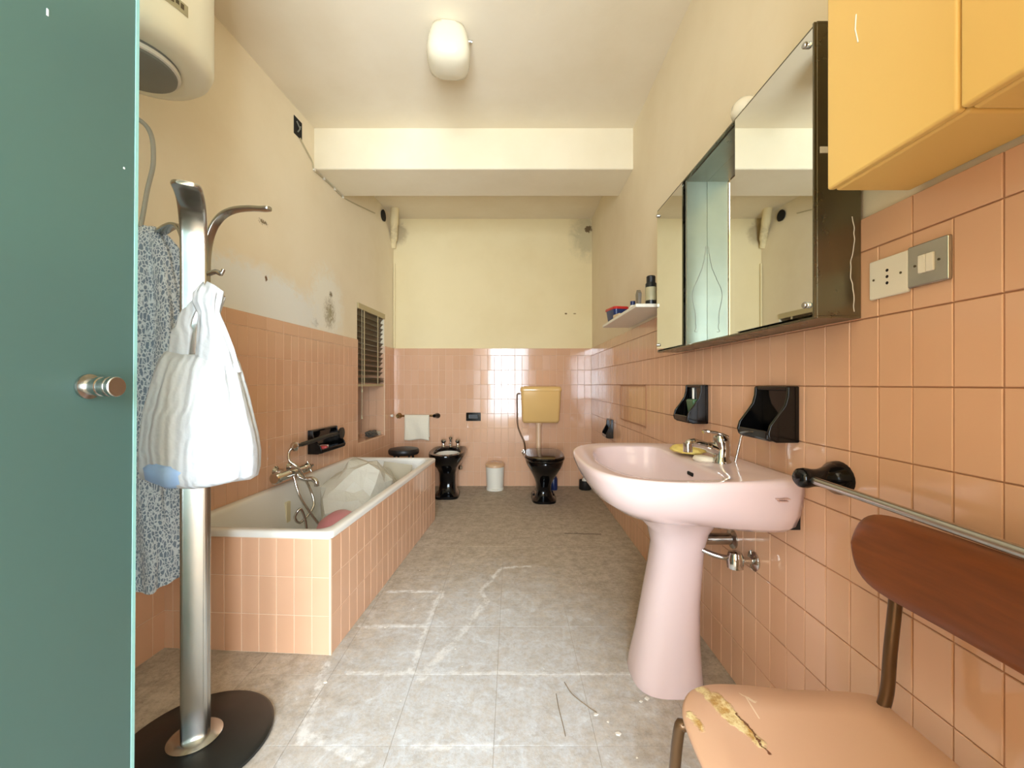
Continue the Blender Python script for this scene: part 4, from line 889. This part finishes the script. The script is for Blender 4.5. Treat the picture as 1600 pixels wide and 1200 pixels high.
# ------------------------------------------------------------------ chair
ch=empty('chair',(0.50,0.62,0),0,'chair with worn tan seat, brown plywood back and tubular frame','chair')
m=MB()
def seat_ring(s,z):
    c=catmull([(-0.165,0.225-0.04,0),(-0.10,0.222,0),(0.05,0.205,0),(0.185,0.18,0),(0.20,0.12,0),(0.20,-0.12,0),(0.185,-0.18,0),(0.05,-0.205,0),(-0.10,-0.222,0),(-0.165,-0.185,0),(-0.188,-0.10,0),(-0.188,0.10,0)],6,True)
    return [(p.x*s,p.y*s,z+0.012*((p.x*s/0.2)**2)*(1 if p.x>0 else -0.6)) for p in c]
m.loft([seat_ring(0.97,0.432),seat_ring(1.0,0.436),seat_ring(1.0,0.443),seat_ring(0.975,0.449),seat_ring(0.7,0.446),seat_ring(0.35,0.443),seat_ring(0.05,0.442)]); m.build('seat',M['seat'],ch,60)
# backrest: curved plywood, long axis along the wall
m=MB(); rings=[]
NY=32
for i in range(NY+1):
    u=math.sin((-1+2*i/NY)*PI/2); y=0.205*u; bow=0.020*(1-u*u); x=0.183+bow*0.0+0.012*(1-u*u)
    hh=0.075*(max(0,1-abs(u)**7))**0.40 if abs(u)<1 else 0.0
    hh=max(hh,0.006); ring=[]
    zc_=0.740
    for k in range(16):
        a=2*PI*k/16; ring.append((x+0.006*math.cos(a)+0.02*(math.sin(a)*hh/0.075)*0.35,y,zc_+hh*math.copysign(abs(math.sin(a))**0.7,math.sin(a))))
    rings.append(ring)
m.loft(rings); bk=m.build('backrest',M['wood'],ch,60)
for s_ in (-1,1):
    pth=catmull([(0.221,s_*0.150,0.76),(0.216,s_*0.150,0.66),(0.206,s_*0.150,0.56),(0.197,s_*0.150,0.47),(0.172,s_*0.150,0.428),(0.11,s_*0.150,0.412),(-0.05,s_*0.158,0.412)],6)
    MB().tube(pth,0.0105,14).build('back_post',M['browntube'],ch,60)
    MB().tube(catmull([(-0.05,s_*0.158,0.418),(-0.135,s_*0.162,0.418),(-0.168,s_*0.168,0.405),(-0.182,s_*0.176,0.36),(-0.198,s_*0.200,0.0)],6),0.0105,14).build('leg',M['browntube'],ch,60)
    MB().tube(catmull([(0.09,s_*0.150,0.412),(0.13,s_*0.152,0.38),(0.150,s_*0.165,0.25),(0.165,s_*0.185,0.0)],6),0.0105,14).build('leg',M['browntube'],ch,60)
MB().tube([(0.05,-0.152,0.412),(0.05,0.152,0.412)],0.009,12).build('cross_bar',M['browntube'],ch,60)

# ------------------------------------------------------------------ coat rack
RX,RY=-0.925,1.205
ck=empty('coat_rack',(RX,RY,0),0,'steel coat rack with curved flat arms on a black round base','coat rack')
MB().lathe([(0,0.0),(0.192,0.0),(0.200,0.005),(0.200,0.014),(0.190,0.021),(0.05,0.028),(0,0.028)],64).build('base',M['rubber'],ck,40)
MB().lathe([(0,0.026),(0.066,0.026),(0.068,0.030),(0.060,0.036),(0.045,0.040),(0,0.040)],40).build('collar',M['steel'],ck,40)
def arm(deg,r0,w,tip=None,ztop=1.555):
    a=math.radians(deg); r=Vector((math.cos(a),math.sin(a),0)); s_=(-math.sin(a),math.cos(a),0)
    pr=[(r0,0.035),(r0,0.6),(r0,1.25),(r0,1.36),(r0+0.004,ztop-0.118),(r0+0.020,ztop-0.060),(r0+0.050,ztop-0.022),(r0+0.090,ztop-0.006),(r0+0.140,ztop-0.004),(r0+0.180,ztop-0.008),(r0+0.205,ztop-0.008)]
    pth=catmull([(r.x*q,r.y*q,z) for q,z in pr],6)
    ww=[w]*len(pth); L=len(pth)
    for k in range(1,7): ww[-k]=w*(0.55+0.45*math.sqrt(max(0,1-(1-(k-1)/6)**2)))
    MB().ribbon(pth,s_,ww,0.0105).build('arm',M['steel'],ck,60)
arm(-57,0.030,0.064,ztop=1.555); arm(-8,0.036,0.026,ztop=1.562); arm(150,0.034,0.034,ztop=1.550); arm(123,0.040,0.040)
for z in (1.375,1.30):
    MB().tube(catmull([(0.045,-0.008,z),(0.068,-0.010,z+0.006),(0.084,-0.012,z),(0.092,-0.013,z+0.012)],4),[0.007]*9+[0.005]*4,10).build('peg',M['steel'],ck,60)

# white carrier bag hanging on the rack
bg=empty('carrier_bag',(-0.845,1.055,0),0,'full white plastic carrier bag hanging on the coat rack','bag')
def bag_ring(z,cx,cy,a,b,amp,kf,ph,n=72):
    out=[]
    for k in range(n):
        t=2*PI*k/n; f=1+amp*(math.sin(kf*t+ph)+0.6*math.sin((kf*1.7//1)*t+ph*2.1)+0.5*noise.noise(Vector((math.cos(t)*2,math.sin(t)*2,z*6))))
        out.append((cx+a*f*math.cos(t),cy+b*f*math.sin(t),z+0.006*math.sin(3*t+ph)))
    return out
dx=0.06
m=MB(); V=[(0.806,0.050,0.0,0.090,0.040,0.02),(0.809,0.052,0.0,0.122,0.062,0.02),(0.820,0.054,0.0,0.138,0.078,0.018),(0.845,0.055,0.0,0.142,0.086,0.016),(0.885,0.056,0,0.141,0.088,0.018),(0.93,0.054,0,0.136,0.084,0.024),(0.98,0.050,0.002,0.127,0.076,0.032),(1.03,0.046,0.006,0.117,0.064,0.042),(1.08,0.042,0.010,0.105,0.050,0.05),(1.115,0.040,0.014,0.096,0.038,0.055),(1.135,0.040,0.018,0.088,0.026,0.05)]
rings=[bag_ring(z,cx-0.006,cy,a,b,am,11,z*3.0,96) for z,cx,cy,a,b,am in V]
m.loft(rings,True,True); m.build('sack',M['bag'],bg,80)
m=MB(); m.ribbon(catmull([(-0.022,0.012,1.085),(-0.010,0.008,1.16),(0.008,0.004,1.225),(0.024,0.010,1.262),(0.034,0.020,1.275)],6),(1,0.1,0),[0.062]*4+[0.050]*6+[0.034]*6+[0.022]*9,0.010); m.build('handle',M['bag'],bg,60)
m=MB(); m.loft([bag_ring(1.085,0.084,0.006,0.060,0.026,0.05,9,0.3,48),bag_ring(1.14,0.082,0.006,0.046,0.022,0.07,9,0.8,48),bag_ring(1.19,0.076,0.004,0.034,0.018,0.09,9,1.2,48),bag_ring(1.235,0.070,0.002,0.025,0.015,0.10,7,1.6,48),bag_ring(1.262,0.068,0.0,0.034,0.018,0.13,7,2.0,48),bag_ring(1.285,0.072,0.0,0.036,0.018,0.14,7,2.4,48),bag_ring(1.302,0.068,0.0,0.020,0.011,0.12,7,2.8,48),bag_ring(1.312,0.062,0.0,0.006,0.004,0.1,7,3.0,48)]); m.build('handle',M['bag'],bg,80)
m=MB(); m.loft([bag_ring(0.812,0.020,-0.014,0.060,0.056,0.02,9,2.5,48),bag_ring(0.822,0.022,-0.016,0.078,0.070,0.02,9,2.5,48),bag_ring(0.850,0.026,-0.017,0.082,0.0775,0.02,9,2.6,48),bag_ring(0.868,0.032,-0.015,0.058,0.076,0.03,9,2.7,48)]); m.build('blue_cloth',M['bluecloth'],bg,80)

# patterned robe hanging on the left arm of the rack
m=MB(); rings=[]
for i in range(34):
    s_=i/33; z=1.560-1.14*s_; wd=0.055+0.075*min(1,s_*1.6)+0.02*math.sin(s_*7); dp_=0.040+0.03*math.sin(s_*3.0)
    if s_>0.9: wd*=1-(s_-0.9)*3.5
    if s_<0.05: wd*=0.5+s_*10; dp_*=0.5+s_*10
    cx=-0.005+0.018*math.sin(s_*6); ring=[]
    for k in range(60):
        t=2*PI*k/60; f=1+0.16*math.sin(7*t+s_*3)+0.10*math.sin(11*t-s_*5); ring.append((cx+wd*f*math.cos(t),dp_*f*math.sin(t),z+0.02*math.sin(2*t+s_)*s_))
    rings.append(ring)
m.loft(rings); o=m.build('patterned_robe',M['robe'],None,80,loc=(RX-0.240,RY+0.128,0.0)); tag(o,'grey-blue leaf-patterned robe hanging from an arm of the coat rack','robe')

# ------------------------------------------------------------------ debris on the floor
def stalk(pts,mat,label,r=0.0012):
    tag(MB().tube(catmull(pts,6),r,6).build('dry_stalk',mat,None,60),label,'stalk')
stalk([(0.150,1.405,0.002),(0.152,1.34,0.003),(0.158,1.27,0.002),(0.160,1.235,0.002)],M['straw'],'thin dark dry stalk lying straight on the dusty floor')
stalk([(0.185,1.46,0.002),(0.205,1.40,0.004),(0.250,1.345,0.003),(0.272,1.325,0.002)],M['straw'],'dry stalk with pale tip lying bent on the dusty floor')
for i in range(34):
    if i<6: x,y,sz=[(0.452,1.385,0.012),(0.428,1.372,0.009),(0.32,1.245,0.011),(0.268,1.318,0.008),(-0.66,1.46,0.008),(0.30,1.29,0.005)][i]
    else: x,y,sz=random.uniform(-0.75,0.55),random.uniform(1.12,3.3),random.uniform(0.002,0.0045)
    if i>=6 and (x>0.36 and 1.3<y<1.7 or x<-0.6 and y>1.5): continue
    n=random.randint(4,6); m=MB(); ring=[(sz*random.uniform(.6,1.1)*math.cos(2*PI*k/n),sz*random.uniform(.5,1)*math.sin(2*PI*k/n)) for k in range(n)]
    m.prism(ring,lambda a,b:(a,b,0),lambda a,b:(a*.8,b*.8,sz*0.3)); o=m.build('plaster_chip',M['chip'],None,0,loc=(x,y,0.0003)); tag(o,['white plaster chip lying closest to the foot of the basin pedestal','white plaster chip just off the foot of the basin pedestal','pale plaster chip on the floor between the dry stalks and the chair','pale plaster chip at the tip of the bent dry stalk'][i] if i<4 else 'tiny white plaster chip lying on the dusty floor','chip',None if i<4 else 'plaster chips on the floor')
